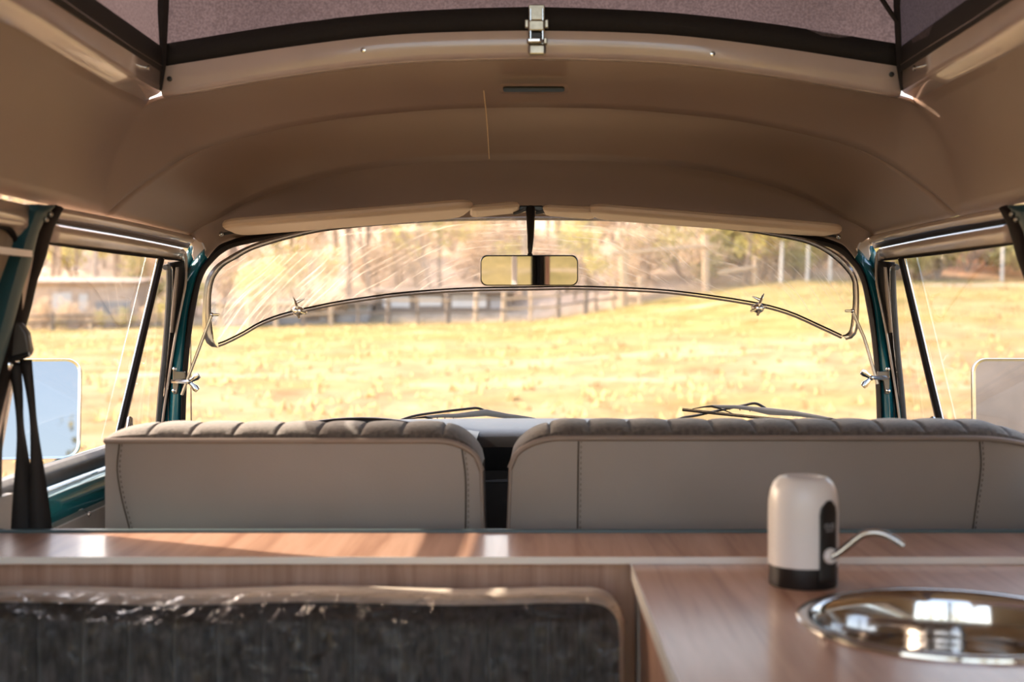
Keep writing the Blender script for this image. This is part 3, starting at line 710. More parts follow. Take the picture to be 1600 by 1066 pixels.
# ------------------------------------------------------------------ clear acrylic visor with chrome struts
def acrylic():
    V = empty('acrylic_visor', G(830, 448, -.05), 'scratched clear acrylic visor shading the upper windscreen, with chrome edging', 'visor')
    o = -.045
    bot = [(341, 537), (354, 532), (380, 519), (410, 502), (451, 488), (520, 473), (570, 465), (632, 457), (726, 450.5), (830, 448.5), (900, 447.5), (993, 450.5), (1065, 456), (1169, 471), (1230, 486), (1285, 510), (1315, 524)]
    lft = [(400, 388), (371, 403), (350, 415), (336, 432), (331.6, 445), (329, 466), (330, 502), (333, 530), (341, 537)]
    rgt = [(1315, 524), (1325, 523), (1330, 505), (1333, 461), (1329, 431), (1299, 400), (1257, 380)]
    lo_, ro_ = [(560, 345), (475, 361), (400, 380), (351, 405), (331.6, 421), (321, 442), (317, 480), (317, 510), (321, 532), (329, 541), (340, 543)], [(1100, 345), (1180, 360), (1257, 373), (1302, 393), (1328, 415), (1340, 440), (1342, 470), (1341, 505), (1338, 520), (1332, 528), (1322, 531)]
    li_ = [(560, 352), (475, 367), (400, 388), (371, 403), (350, 415), (336, 432), (331.6, 445), (329, 466), (329, 490), (330, 505), (333, 530)]
    ri_ = [(1100, 350), (1180, 364), (1257, 379), (1299, 400), (1329, 431), (1333, 450), (1333.5, 470), (1331, 500), (1329, 514), (1325, 522), (1316, 525)]
    # clear sheet
    ctr = [(x, y) for x, y in bot]
    topy = lambda x: 349 - 12 + 0 if 520 < x < 1150 else None
    rows = []
    xs = [321 + (1340 - 321) * i / 60 for i in range(61)]
    def interp(pts, x):
        pts = sorted(pts)
        if x <= pts[0][0]: return pts[0][1]
        for (a, b), (c, d) in zip(pts, pts[1:]):
            if x <= c: return b + (d - b) * (x - a) / max(1e-6, c - a)
        return pts[-1][1]
    tp = [(321, 470), (325, 440), (336, 425), (351, 409), (371, 399), (400, 385), (475, 364), (560, 348), (700, 341), (830, 340), (960, 341), (1100, 347), (1180, 360), (1257, 375), (1300, 396), (1320, 416), (1332, 440), (1340, 470)]
    bt = [(321, 500), (326, 530), (333, 538)] + bot + [(1328, 522), (1336, 505), (1340, 490)]
    for i in range(15):
        t = i / 14; rows.append([G(x, interp(tp, x) * (1 - t) + interp(bt, x) * t, o) for x in xs])
    MB().strip(rows).build('clear_sheet', M['acrylic'], V, smooth_=True)
    for a, b, nm in ((lo_, li_, 'left'), (ro_, ri_, 'right')):
        A = resample(smooth([G(x, y, o - .004) for x, y in a], 4), 40); B = resample(smooth([G(x, y, o - .004) for x, y in b], 4), 40)
        Mi = [p.lerp(q, .4) + Vector((0, -.005, 0)) for p, q in zip(A, B)]
        A2 = [p + Vector((0, .01, 0)) for p in A]
        MB().strip([A2, A, Mi, B]).build('chrome_edging', M['satin'], V, smooth_=True, solid=.0015)
        MB().tube(resample(B, 60), .0012, 6).build('edging_lip', M['rubber'], V)
    MB().tube(smooth([G(x, y, o - .003) for x, y in bot], 4), .0019, 8).build('lower_beading', M['rubber'], V, smooth_=True)
    MB().tube(smooth([G(x, y + 4.2, o + .004) for x, y in bot], 4), .0024, 8).build('lower_edging', M['piping'], V, smooth_=True)
    def wing(c, d1, d2, L, par, name='wing_nut'):
        mb = MB(); mb.ball(c, .0055, n=6)
        for d in (d1, d2):
            d = Vector(d).normalized(); mb.tube([c, c + d * L * .45, c + d * L * .75, c + d * L], [.0018, .0024, .0034, .0026], 8, flat=2.3, up=(0, -1, .01))
        mb.build(name, M['steel'], par, smooth_=True)
    for px, py, s in ((466, 486, 1), (1185, 482, -1)):
        c = G(px, py, o - .012)
        CL = empty('hinge_clamp', c, 'small chrome wing clamp gripping lower edge of clear visor, %s of the mirror' % ('left' if s > 0 else 'right'), 'clamp', 'wing clamps on the clear visor')
        mb = MB(); mb.ball(c, .012, sx=1.1, sy=.6, sz=.9, n=8); mb.tube([c + Vector((-.016, 0, .002)), c + Vector((.018, .0, -.004 * s))], [.003, .004], 8)
        mb.build('clamp_body', M['chrome'], CL, smooth_=True)
        mb = MB(); mb.tube([c, c + Vector((-s * .002, -.006, .012)), c + Vector((-s * .008, -.004, .026)), c + Vector((-s * .012, 0, .032))], [.004, .0055, .004, .001], 8, flat=.5); mb.tube([c + Vector((-s * .003, -.004, .018)), c + Vector((s * .014, -.003, .026))], [.004, .0012], 8, flat=.5)
        mb.build('wing', M['chrome'], CL, smooth_=True)
        mb = MB(); mb.tube([c + Vector((0, -.004, -.006)), c + Vector((s * .003, -.006, -.016))], [.0045, .002], 8); mb.tube([c, c + Vector((s * .018, -.008, -.006))], [.004, .0025], 8)
        mb.build('clamp_screw', M['steel'], CL, smooth_=True)
    for s in (-1, 1):
        sd = 'left' if s < 0 else 'right'
        X = (lambda p: p) if s < 0 else mirpx
        if s < 0: top = G(331, 492, o - .02); end = P(284, 617, 2.39); mid = top.lerp(end, .5); nut = P(288, 596, 2.385)
        else: top = G(1332, 486, o - .02); mid = P(1351, 530, 2.39); end = P(1371, 600, 2.39); nut = P(1369, 590, 2.385)
        S = empty('visor_strut', nut, 'chrome strut and wing nut holding clear visor to the %s pillar' % sd, 'strut', 'chrome visor struts')
        MB().tube(resample([top, mid, end], 9), [.0042] * 9, 8, flat=.8).build('rod', M['satin'], S, smooth_=True)
        a = top + Vector((0, 0, .002))
        MB().ball(top, .005, n=6).build('rod_end', M['chrome'], S, smooth_=True)
        MB().tube([top, top + Vector((-s * .016, -.004, 0))], .0028, 8).build('rod_screw', M['steel'], S, smooth_=True)
        wing(nut + Vector((-s * .014, -.016, 0)), (-s * .9, -.2, .55), (-s * .8, -.2, -.75), .026, S)
        MB().tube([nut + Vector((s * .026, 0, 0)), nut + Vector((-s * .014, -.014, 0))], .0045, 6).build('bolt', M['steel'], S, smooth_=True)
        # bracket bolted to the pillar
        q = [P(X(x), y, 2.392) for x, y in ((270, 580), (288, 581), (288, 592), (279, 596), (276, 616), (270, 616))]
        MB().prism(q, (0, .010, 0)).build('bracket', M['darksteel'], S, bevel=.001)
        for px, py in ((273, 577), (272, 611)):
            MB().ball(P(X(px), py, 2.383), .0045, n=6).build('bracket_screw', M['chrome'], S, smooth_=True)
acrylic()

# ------------------------------------------------------------------ dashboard, wheel
def dash():
    D = empty('dashboard', (0, 2.8, CZ - .40), 'black padded dashboard below the windscreen', 'dashboard')
    xs = [-.70 + i * .035 for i in range(41)]
    rows = []
    for k, (dy, z) in enumerate(((.0, -.262), (-.12, -.236), (-.24, -.232), (-.33, -.236), (-.37, -.246), (-.385, -.262), (-.375, -.285), (-.35, -.31), (-.345, -.36), (-.345, -.46), (-.30, -.62))):
        q = []
        for x in xs:
            yb = Dw(x, -.25) - .03
            zz = z + (.006 if -.46 < x < -.13 and 1 < k < 7 else 0)
            q.append(Vector((x, min(yb + dy * (1.25 if k > 0 else 1), yb), CZ + zz)))
        rows.append(q)
    MB().strip(rows).build('pad', M['dash'], D, smooth_=True, solid=.006)
    # instrument hood
    xs2 = [-.50 + i * .019 for i in range(22)]
    MB().strip([[Vector((x, y, CZ + z + h * math.sin(math.pi * min(1, max(0, (x + .50) / .40))) ** .5)) for x in xs2] for y, z, h in ((2.70, -.240, .008), (2.50, -.240, .012), (2.38, -.243, .012), (2.34, -.256, .010), (2.36, -.33, 0), (2.38, -.42, 0))]).build('instrument_hood', M['dash'], D, smooth_=True, solid=.006)
    # grille on the passenger side and centre recess
    a = P(1000, 661, 2.36); b = P(1125, 664, 2.36)
    mb = MB()
    for i in range(5): mb.box((a.x, 2.60 + i * .022, CZ - .233), (b.x, 2.61 + i * .022, CZ - .226))
    mb.tube([(a.x - .02, 2.59, CZ - .233), (a.x, 2.585, CZ - .224), (b.x, 2.585, CZ - .224), (b.x + .02, 2.59, CZ - .233)], .004, 8)
    mb.build('demister_grille', M['black'], D)
    c = P(774, 731, 2.24); hw = P(792, 731, 2.24).x - c.x
    MB().ring([c + Vector((x, -.004, z)) for x, z in rrect(0, 0, .06, .056, .004)], [c + Vector((x, .0, z)) for x, z in rrect(0, 0, .046, .044, .003)]).build('tray_surround', M['greyplastic'], D, solid=.004)
    MB().box((c.x - .16, c.y + .004, c.z - .30), (c.x + .14, c.y + .03, c.z + .055)).build('centre_panel', M['dash'], D, bevel=.008)
    MB().box((c.x - .023, c.y - .002, c.z - .022), (c.x + .023, c.y + .02, c.z + .022)).build('ashtray', M['black'], D)
    # steering wheel
    Wc = Vector((-.330, 2.42, CZ - .232 + .0))
    S = empty('steering_wheel', Wc, 'black thin rimmed steering wheel just showing over the driver seat', 'steering wheel')
    ax = Matrix.Rotation(R(16), 3, 'X')
    c0 = Wc + Vector((0, .0, -.040))
    ring = [c0 + ax @ Vector((.20 * math.cos(a), .20 * math.sin(a), 0)) for a in [2 * math.pi * i / 48 for i in range(48)]]
    MB().tube(ring, .0095, 10, close=True).build('rim', M['black'], S, smooth_=True)
    for a in (200, 340):
        p = c0 + ax @ Vector((.20 * math.cos(R(a)), .20 * math.sin(R(a)), 0)); MB().tube([p, c0 + ax @ Vector((0, 0, -.05))], .008, 8, flat=.5).build('spoke', M['black'], S, smooth_=True)
    MB().ball(c0 + ax @ Vector((0, 0, -.05)), .035, sz=.5, n=8).build('hub', M['black'], S, smooth_=True)
dash()

# ------------------------------------------------------------------ front seats
def seat(name, label, xl, xr, zt, left_fall, right_fall, seams, nch, y0=2.02):
    S = empty(name, ((xl + xr) / 2, y0 + .05, CZ - .95), label, 'seat')
    z0 = -.62; NU = nch * 8; th = .13
    def zt_(u):                       # height of the piping
        z = zt; x = xl + (xr - xl) * u
        for f, d in ((left_fall, x - xl), (right_fall, xr - x)):
            a, h = f[:2]
            if a > 0 and d < a: z -= h * (1 - math.sqrt(max(0, 1 - (1 - d / a) ** 2)))
        return z
    def xof(u, z):                    # narrow a little toward the top
        x = xl + (xr - xl) * u
        for f, sgn, c in ((left_fall, 1, 1 - u), (right_fall, -1, u)):
            if f[0] > 0: x += sgn * f[2] * max(0, (z - z0) / (zt - z0)) * c ** 6
        return x
    back = []
    for i in range(13):
        t = i / 12; row = []
        for j in range(NU + 1):
            u = j / NU; z = z0 + (zt_(u) - z0) * t
            b = .014 * math.sin(math.pi * u) ** .5 * math.sin(math.pi * min(1, t * .95)) + .002 * noise.noise(Vector((u * 9, t * 6, xl * 9)))
            row.append(Vector((xof(u, z), y0 - b, CZ + z)))
        back.append(row)
    # returns at the two ends
    L = [r[0] for r in back]; Rr = [r[-1] for r in back]
    def wrap(col, s, sg): return [[p + Vector((sg * dx, dy, 0)) for p in col] for dx, dy in s]
    rows = [list(c) for c in zip(*back)]
    rows = wrap(L, ((.004, th), (.001, .05), (-.002, .02), (-.0015, .008)), 1) + rows + wrap(Rr, ((-.0015, .008), (-.002, .02), (.001, .05), (.004, th)), -1)
    MB().strip(rows).build('back_panel', M['vinyl'], S, smooth_=True)
    # quilted fabric over the top and down the front
    fr = []
    NU = nch * 18
    for k in range(17):
        row = []
        for j in range(NU + 1):
            u = j / NU; ch = abs(math.sin(math.pi * u * nch)) ** .22
            zt0 = zt_(u); e = min(1, u * 9, (1 - u) * 9) ** .5 if True else 1
            if k <= 10:
                a = math.pi * k / 10; rr = .5 * th
                y = y0 + rr - rr * math.cos(a); z = zt0 + (.008 + .016 * e) * math.sin(a) ** .7 + (.008 * (ch - .85)) * math.sin(a) * (1 if e > .99 else e)
            else:
                y = y0 + th + .004 + .010 * (ch - .5); z = zt0 - (k - 10) * .09
            row.append(Vector((xof(u, zt0 if k <= 10 else z), y, CZ + z)))
        fr.append(row)
    MB().strip(fr).build('quilted_cover', M['velour'], S, smooth_=True, label='grey brown channelled velour')
    pp = [Vector((p.x, p.y - .0, p.z + .001)) for p in back[-1]]
    MB().tube([back[k][0] + Vector((.001, 0, 0)) for k in range(0, 13)] if left_fall[0] else [back[-1][0], back[-1][0] + Vector((0, .01, 0))], .003, 6).build('piping', M['piping'], S, smooth_=True)
    MB().tube([p + Vector((0, -.001, 0)) for p in pp], .0045, 8).build('piping', M['piping'], S, smooth_=True)
    MB().tube([back[k][-1] - Vector((.001, 0, 0)) for k in range(0, 13)], .003, 6).build('piping', M['piping'], S, smooth_=True)
    for pts in seams:
        q = []
        for x, y in pts:
            v = P(x, y, y0 / K); u = max(0, min(1, (v.x - xl) / (xr - xl))); z = v.z - CZ; t = max(0, min(1, (z - z0) / (zt_(u) - z0)))
            q.append(Vector((v.x, y0 - (.014 * math.sin(math.pi * u) ** .5 * math.sin(math.pi * min(1, t * .95))) - .001, v.z)))
        q = smooth(q, 6)
        MB().tube(q, .0012, 6).build('seam', M['stitch'], S)
        mb = MB(); L_ = resample(q, 40)
        for i in range(0, 39, 2): mb.tube([L_[i] + Vector((.004, -.0, 0)), L_[i + 1] + Vector((.004, -.0, 0))], .0007, 4)
        mb.build('stitching', M['stitch'], S, kind='stuff')
    MB().box((xl + .02, y0 + .03, CZ - 1.0), (xr - .02, y0 + .50, CZ - .66)).build('seat_cushion', M['velour'], S, bevel=.05)
    MB().box((xl + .04, y0 + .06, CZ - 1.15), (xr - .04, y0 + .46, CZ - 1.0)).build('seat_box', M['black'], S, bevel=.01)
y0 = 2.02
sx = lambda px: (px - 830) / F * y0
seat('driver_seat', 'grey vinyl backed driver seat, the narrower one left of the gap', sx(164), sx(764), -.197, (.0, 0, 0), (.075, .045, .012),
     [[(187, 694), (184, 734), (192, 780), (205, 828), (208, 850)], [(720, 690), (727, 740), (728, 790), (727, 850)]], 9)
seat('passenger_bench', 'grey vinyl backed passenger bench seat, wider one right of the gap', sx(782), sx(1648), -.193, (.085, .045, .016), (.13, .035, .004),
     [[(904, 688), (903, 740), (902, 850)], [(1530, 690), (1531, 730), (1522, 790), (1513, 850)]], 13)

# ------------------------------------------------------------------ rear furniture
ZT = -.3155
def furniture():
    # shelf worktop
    yf, yb = 1.473 * K, 1.632 * K
    Sh = empty('rear_shelf', (0, yf, CZ - 1.15), 'long walnut laminate shelf with white edging behind front seats', 'shelf')
    MB().box((-.768, yf, CZ + ZT - .0085), (.768, yb, CZ + ZT)).build('shelf_top', M['wood_top'], Sh, bevel=.0008)
    MB().box((-.768, yf - .0015, CZ + ZT - .0088), (.768, yf - .0001, CZ + ZT + .0001)).build('edging', M['edge'], Sh, label='white edging strip')
    MB().box((-.768, yf + .02, CZ - 1.15), (.768, yf + .034, CZ + ZT - .0085)).build('front_panel', M['wood_front'], Sh, label='vertical walnut panel')
    # kitchen worktop with a round hole for the basin
    zt = -.3245; th = .019; xl = .1285; xr = .712; yk = yf - .002; yn = .72
    Kc = empty('kitchen_unit', (.45, 1.2, CZ - 1.15), 'walnut laminate kitchen cabinet at right, white edged, holding the basin', 'cabinet')
    cx, cy, r = .438, 1.394, .150
    n = 48; circ = [(cx + r * math.cos(2 * math.pi * i / n), cy + r * math.sin(2 * math.pi * i / n)) for i in range(n)]
    outr = []
    for x, y in circ:
        dx, dy = x - cx, y - cy
        k = min(((xr - cx) if dx > 0 else (cx - xl)) / max(1e-6, abs(dx)), ((yk - cy) if dy > 0 else (cy - yn)) / max(1e-6, abs(dy)))
        outr.append((cx + dx * k, cy + dy * k))
    corners = [(xl, yn), (xr, yn), (xr, yk), (xl, yk)]
    for c in corners:      # snap the nearest outline point onto each corner
        i = min(range(n), key=lambda i: (outr[i][0] - c[0]) ** 2 + (outr[i][1] - c[1]) ** 2); outr[i] = c
    z = CZ + zt
    ot = [Vector((x, y, z)) for x, y in outr]; it = [Vector((x, y, z)) for x, y in circ]
    ob = [p - Vector((0, 0, th)) for p in ot]; ib = [p - Vector((0, 0, th)) for p in it]
    MB().ring(ot, it).ring(it, ib).ring(ib, ob).ring(ob, ot).build('worktop', M['wood_top'], Kc)
    MB().box((xl - .0018, yn, z - th - .0002), (xl - .0001, yk, z + .0002)).build('edging', M['edge'], Kc, label='white edging strip')
    MB().box((xl, yn - .0018, z - th - .0002), (xr, yn - .0001, z + .0002)).build('edging', M['edge'], Kc, label='white edging strip')
    MB().box((xl + .006, yn + .02, CZ - 1.15), (xl + .022, yf - .02, z - th)).build('side_panel', M['wood_front'], Kc)
    MB().box((xl + .003, yf - .055, CZ - 1.15), (xl + .0058, yf - .015, z - th)).build('corner_trim', M['greypanel'], Kc, label='grey metal corner strip')
    MB().box((xl + .022, yn + .02, CZ - 1.15), (xr, yn + .036, z - th)).build('cabinet_door', M['wood_front'], Kc)
    # basin
    B = empty('round_basin', (cx, cy, z), 'round polished steel basin set in the walnut worktop', 'basin')
    MB().lathe([(.1605, .0005), (.160, .003), (.156, .0048), (.147, .0040), (.1405, .0005), (.137, -.008), (.134, -.05), (.130, -.085), (.118, -.105), (.09, -.113), (.02, -.117)], (cx, cy, z), 64, cap=False).build('bowl', M['steel_sink'], B, smooth_=True)
    MB().lathe([(.022, -.116), (.022, -.113), (.018, -.113), (.012, -.116), (.001, -.116)], (cx, cy, z), 24, cap=False).build('drain', M['chrome'], B, smooth_=True)
    # bench backrest against the shelf
    yb_ = 1.455 * K; xr_ = (976 - 830) / F * (1.39 * K); xl_ = -.70; zt_ = -.3475
    Bn = empty('bench_backrest', ((xl_ + xr_) / 2, yb_ - .07, CZ - 1.15), 'dark grey channelled velour backrest wrapped in clear plastic', 'backrest')
    yf_ = 1.39 * K
    rr = .038; H = .62
    def outline(ins):
        pts = []
        for i in range(41): pts.append((xl_ + (xr_ - rr - xl_) * i / 40, zt_ - ins + .002 * math.sin(i * .35) * (1 if i < 38 else .3)))
        for i in range(1, 9):
            a = R(90 - 90 * i / 8); pts.append((xr_ - rr + (rr - ins) * math.cos(a), zt_ - rr + (rr - ins) * math.sin(a)))
        for i in range(1, 12): pts.append((xr_ - ins, zt_ - rr - H * i / 11))
        return pts
    o0 = outline(0); o1 = outline(.0075); o0b = outline(.004)
    V = lambda pts, y: [Vector((x, y, CZ + zz)) for x, zz in pts]
    MB().strip([V(o0, yb_ - .01), V(o0, yf_ + .012), V(o0b, yf_ + .002), V(outline(.006), yf_ - .001), V(o1, yf_ + .001)]).build('boxing', M['benchpipe'], Bn, smooth_=True, label='pale vinyl border')
    # channelled face
    xsn = 320; ch = .054; rows = []
    for k in range(26):
        row = []
        for i in range(xsn):
            x = xl_ + (xr_ - .007 - xl_) * i / (xsn - 1)
            top = zt_ - .007
            if x > xr_ - rr: top = zt_ - rr + math.sqrt(max(0, (rr - .007) ** 2 - (x - xr_ + rr) ** 2))
            elif True: top += .002 * math.sin(40 * (x - xl_) / (xr_ - rr - xl_) * .35)
            zz = top + (-.95 - top) * (k / 25) ** 1.2
            c = abs(math.sin(math.pi * (x - xl_) / ch)) ** .55; depth = min(1, (top - zz) / .02)
            flat = max(0, min(1, (.085 - x) / .03)) * (1 if x < .02 else .5)
            y = yf_ - .006 * depth - .022 * c * depth * (.6 + .8 * flat) - .004 * noise.noise(Vector((x * 14, zz * 9, 2))) * depth
            row.append(Vector((x, y, CZ + zz)))
        rows.append(row)
    MB().strip(rows).build('channelled_face', M['velourd'], Bn, smooth_=True)
    # clear film
    rows = []
    for k in range(30):
        row = []
        for i in range(130):
            u = i / 129; x = xl_ + (xr_ + .002 - xl_) * u; zz = zt_ + .0035 + .002 * math.sin(u * 14) - max(0, k - 4) * .024
            wr_ = noise.fractal(Vector((x * 16, zz * 26, 5)), 1, 2, 4)
            amp = .0075 * max(.35, min(1, (.02 - x) / .35 + .3))
            if k <= 4: y = yf_ + .016 - .020 * k / 4; zz = zt_ + .004 + .002 * wr_ + .002 * math.sin(u * 14) - (.003 if k == 4 else 0)
            else: y = yf_ - .037 - amp * wr_
            if x > xr_ - rr: zz = min(zz, zt_ + .004 - rr + math.sqrt(max(0, (rr + .003) ** 2 - (x - xr_ + rr) ** 2)))
            row.append(Vector((x, y, CZ + zz)))
        rows.append(row)
    MB().strip(rows).build('plastic_wrap', M['film'], Bn, smooth_=True, label='crinkled clear plastic film')
    MB().box((xl_, yf_ + .012, CZ - 1.0), (xr_ - .012, yb_ - .012, CZ + zt_ - .012)).build('core', M['velourd'], Bn, bevel=.02)
M['steel_sink'] = mat('polished_basin', (.66, .64, .62), .09, 1.0, var=.03, scale=30)
furniture()
def pump():
    D = .3245 * F / 428.0; cx = (1255 - 830) / F * D; cy = D; z = CZ - .3245
    Pm = empty('water_pump', (cx, cy, z), 'white and black cylindrical water dispenser pump standing beside the basin', 'pump')
    r = .0412
    MB().lathe([(r * .955, .0003), (r * .975, .002), (r * .985, .024), (r * .975, .0245)], (cx, cy, z), 48).build('base_ring', M['black'], Pm, smooth_=True)
    prof = [(r * .97, .0245), (r, .025), (r, .085), (r * .985, .1), (r * .93, .112), (r * .84, .121), (r * .70, .1265), (r * .56, .128), (r * .50, .1275), (r * .42, .1255), (r * .2, .1245), (.0005, .1245)]
    MB().lathe(prof, (cx, cy, z), 48, cap=False).build('body', M['white'], Pm, smooth_=True)
    A0 = -57   # facing angle of the black strip
    def sp(a, h, rad): return Vector((cx + rad * math.cos(R(a)), cy + rad * math.sin(R(a)), z + h))
    rows = []
    hw = 18.5
    for i in range(13):
        h = .006 + .098 * i / 12; ww = hw
        if h > .088: ww = hw * math.sqrt(max(0.0, 1 - ((h - .088) / .0165) ** 2))
        rows.append([sp(A0 + ww * (j / 8 * 2 - 1), h, r + .0012) for j in range(9)])
    MB().strip(rows).build('control_strip', M['black'], Pm, smooth_=True, solid=.0012)
    mb = MB()
    for a0, h0, rr_ in ((-6, .0745, .0026), (6, .0745, .0026)):
        ring = [sp(A0 + a0 + math.degrees(rr_ / r) * math.cos(t), h0 + rr_ * math.sin(t), r + .0023) for t in [2 * math.pi * i / 16 for i in range(16)]]
        mb.tube(ring, .0005, 4, close=True)
    mb.tube([sp(A0 - 7, .069, r + .0023), sp(A0 + 7, .069, r + .0023)], .0006, 4)
    mb.build('button_symbol', M['greyplastic_l'], Pm)
    d = Vector((math.cos(R(A0)), math.sin(R(A0)), 0)); c = sp(A0, .040, r + .001)
    q = Vector((0, 0, 1)).cross(d)
    mb = MB(); rings = []
    for rad, o in ((.0092, 0), (.0090, .004), (.0075, .0062), (.0045, .0066), (.004, .004)):
        rings.append([c + d * o + (q * math.cos(t) + Vector((0, 0, 1)) * math.sin(t)) * rad for t in [2 * math.pi * i / 24 for i in range(24)]])
    for a, b in zip(rings, rings[1:]): mb.ring(a, b)
    mb.add(rings[-1], [tuple(range(24))]); mb.build('outlet', M['white'], Pm, smooth_=True)
    e = Vector((.93, -.30, 0)).normalized()
    s0 = c + d * .004
    k = D / F
    pts = [s0, s0 + e * .010 + Vector((0, 0, .006)), s0 + e * .026 + Vector((0, 0, .020)), s0 + e * .036 + Vector((0, 0, .0275)), s0 + e * .048 + Vector((0, 0, .030)), s0 + e * .060 + Vector((0, 0, .028)), s0 + e * .074 + Vector((0, 0, .021)), s0 + e * .080 + Vector((0, 0, .0165))]
    MB().tube(smooth(pts, 4), .0046, 10).build('spout', M['steel'], Pm, smooth_=True)
M['greyplastic_l'] = mat('pale_grey_print', (.42, .42, .43), .5, var=.02)
pump()

# ------------------------------------------------------------------ seat belt
def belt():
    Dp = 1.66
    B = empty('seat_belt', P(30, 560, Dp), 'black seat belt hanging in loops from the left door pillar', 'seat belt')
    def ribbon(pts, nm='strap', m='belt'):
        rows = []
        P_ = smooth([Vector((x, y, w_)) for x, y, w_ in pts], 4)
        for i, p in enumerate(P_):
            tw = i / len(P_) * 1.2
            c = P(p.x, p.y, Dp); h = p.z / F * Dp * K / 2
            rows.append([c + Vector((-h, -.010 * math.sin(tw), 0)), c + Vector((0, -.002, 0)), c + Vector((h, .010 * math.sin(tw), 0))])
        MB().strip(rows).build(nm, M[m], B, smooth_=True, solid=.0022)
    ribbon([(22, 566, 22), (28, 610, 14), (31, 660, 8), (34, 700, 12), (37, 760, 26), (40, 830, 40), (41, 870, 44)])
    ribbon([(40, 562, 20), (47, 610, 12), (52, 660, 8), (57, 720, 15), (61, 780, 24), (66, 850, 30), (66, 872, 30)])
    ribbon([(-6, 440, 30), (0, 520, 22), (-2, 600, 20), (-6, 700, 12), (-8, 800, 12)])
    g = [(8, 505), (30, 503), (42, 520), (47, 548), (44, 556), (26, 565), (10, 562), (6, 530)]
    MB().prism([P(x, y, Dp - .012) for x, y in g], (0, .018, 0)).build('guide', M['greyplastic_d'], B, bevel=.004, smooth_=True, label='grey plastic belt guide')
    MB().tube([P(14, 562, Dp - .016), P(46, 554, Dp - .016)], .004, 8).build('guide_slot', M['black'], B, smooth_=True)
    MB().ball(P(10, 571, Dp - .014), .009, sy=.5, n=8).build('bolt', M['chrome'], B, smooth_=True)
M['greyplastic_d'] = mat('belt_guide_plastic', (.085, .075, .066), .4, var=.05)
belt()

# ------------------------------------------------------------------ outside: door mirrors, wipers, aerial
def rounded_mirror(name, label, c, w_, h_, n, arm, r=.028):
    n = Vector(n).normalized(); q = n.to_track_quat('Y', 'Z').to_matrix() if False else None
    zax = (Vector((0, 0, 1)) - n * n.z).normalized(); xax = zax.cross(n).normalized() * -1
    T = lambda x, zz, d: c + xax * x + zax * zz - n * d
    Mr = empty(name, c - Vector((0, 0, h_ / 2)), label, 'mirror')
    rings = []
    for ins, d in ((.006, .0), (.001, -.001), (0, .004), (.0, .012), (.012, .028), (.05, .036)):
        rings.append([T(x, zz, d) for x, zz in rrect(0, 0, w_ - 2 * ins, h_ - 2 * ins, max(.004, r - ins), 6)])
    m0 = len(rings[0])
    a = MB().ring(rings[0], rings[1]).ring(rings[1], rings[2]); a.build('chrome_rim', M['chrome'], Mr, smooth_=True)
    b = MB()
    for i in range(2, 5): b.ring(rings[i], rings[i + 1])
    b.add(rings[-1], [tuple(range(m0))]); b.build('shell', M['black'], Mr, smooth_=True)
    MB().add(rings[0], [tuple(range(m0))]).build('mirror_glass', M['mirror_door'], Mr)
    mb = MB(); mb.tube([Vector(p) for p in arm], [.016, .020, .018, .012][:len(arm)], 10, flat=.8); mb.build('arm', M['greyplastic'], Mr, smooth_=True)
cL = P(49, 639, 2.2); rounded_mirror('door_mirror', 'large chrome rimmed door mirror beyond the left window, reflecting sky', cL, .180, .193, (.37, -2, .27), [cL + Vector((.045, .03, -.09)), cL + Vector((.05, .04, -.118)), cL + Vector((.09, .03, -.125)), Vector((-.815, 2.60, CZ - .30))])
cR = P(1603, 640, 2.34); rounded_mirror('door_mirror', 'large chrome rimmed door mirror beyond the right window, reflecting a shed', cR, .214, .208, (-.02, -2, .07), [cR + Vector((-.045, .03, -.09)), cR + Vector((-.05, .04, -.118)), cR + Vector((-.09, .03, -.125)), Vector((.815, 2.70, CZ - .30))])
def wiper(name, label, blade, bridge, arm, lift):
    Wp = empty(name, G(*arm[0], .03), label, 'wiper', 'windscreen wipers')
    o = .028
    MB().tube([G(x, y, o) for x, y in blade], .0026, 6, flat=.8).build('blade', M['rubber'], Wp, smooth_=True)
    MB().tube([G(x, y - 2.6, o + .002) for x, y in blade], .0012, 6).build('blade_spine', M['steel'], Wp, smooth_=True)
    up = [G(x, y, o + .01) for x, y in bridge]
    rad = [.0035, .0045, .0055, .0085, .0065, .0045, .003][:len(up)]
    MB().tube(up, rad, 8, flat=.5).build('bridge', M['greyplastic_w'], Wp, smooth_=True)
    for i in range(0, len(bridge) - 1, max(1, (len(bridge) - 1))):
        pass
    a, b = bridge[0], bridge[-1]
    for (x, y), dx in ((a, -1), (b, 1)):
        MB().tube([G(x - 30, y + 4, o + .006), G(x - 12, y + 1, o + .008), G(x, y, o + .01), G(x + 14, y + 4, o + .008), G(x + 34, y + 12, o + .004)], [.001, .002, .003, .002, .001], 6).build('yoke', M['black'], Wp, smooth_=True)
    mb = MB()
    for t in (.12, .2, .3, .66, .75, .84):
        i = t * (len(bridge) - 1); j = int(i); f = i - j; x = bridge[j][0] * (1 - f) + bridge[min(j + 1, len(bridge) - 1)][0] * f; y = bridge[j][1] * (1 - f) + bridge[min(j + 1, len(bridge) - 1)][1] * f
        MB().tube([G(x, y - 1, o + .01), G(x + 1, y + 5, o + .008)], .0014, 4).build('spacer', M['black'], Wp)
    MB().tube(smooth([G(x, y, o + .02) for x, y in arm], 4), .0032, 8).build('arm', M['black'], Wp, smooth_=True)
M['greyplastic_w'] = mat('wiper_grey', (.24, .24, .255), .4, var=.05)
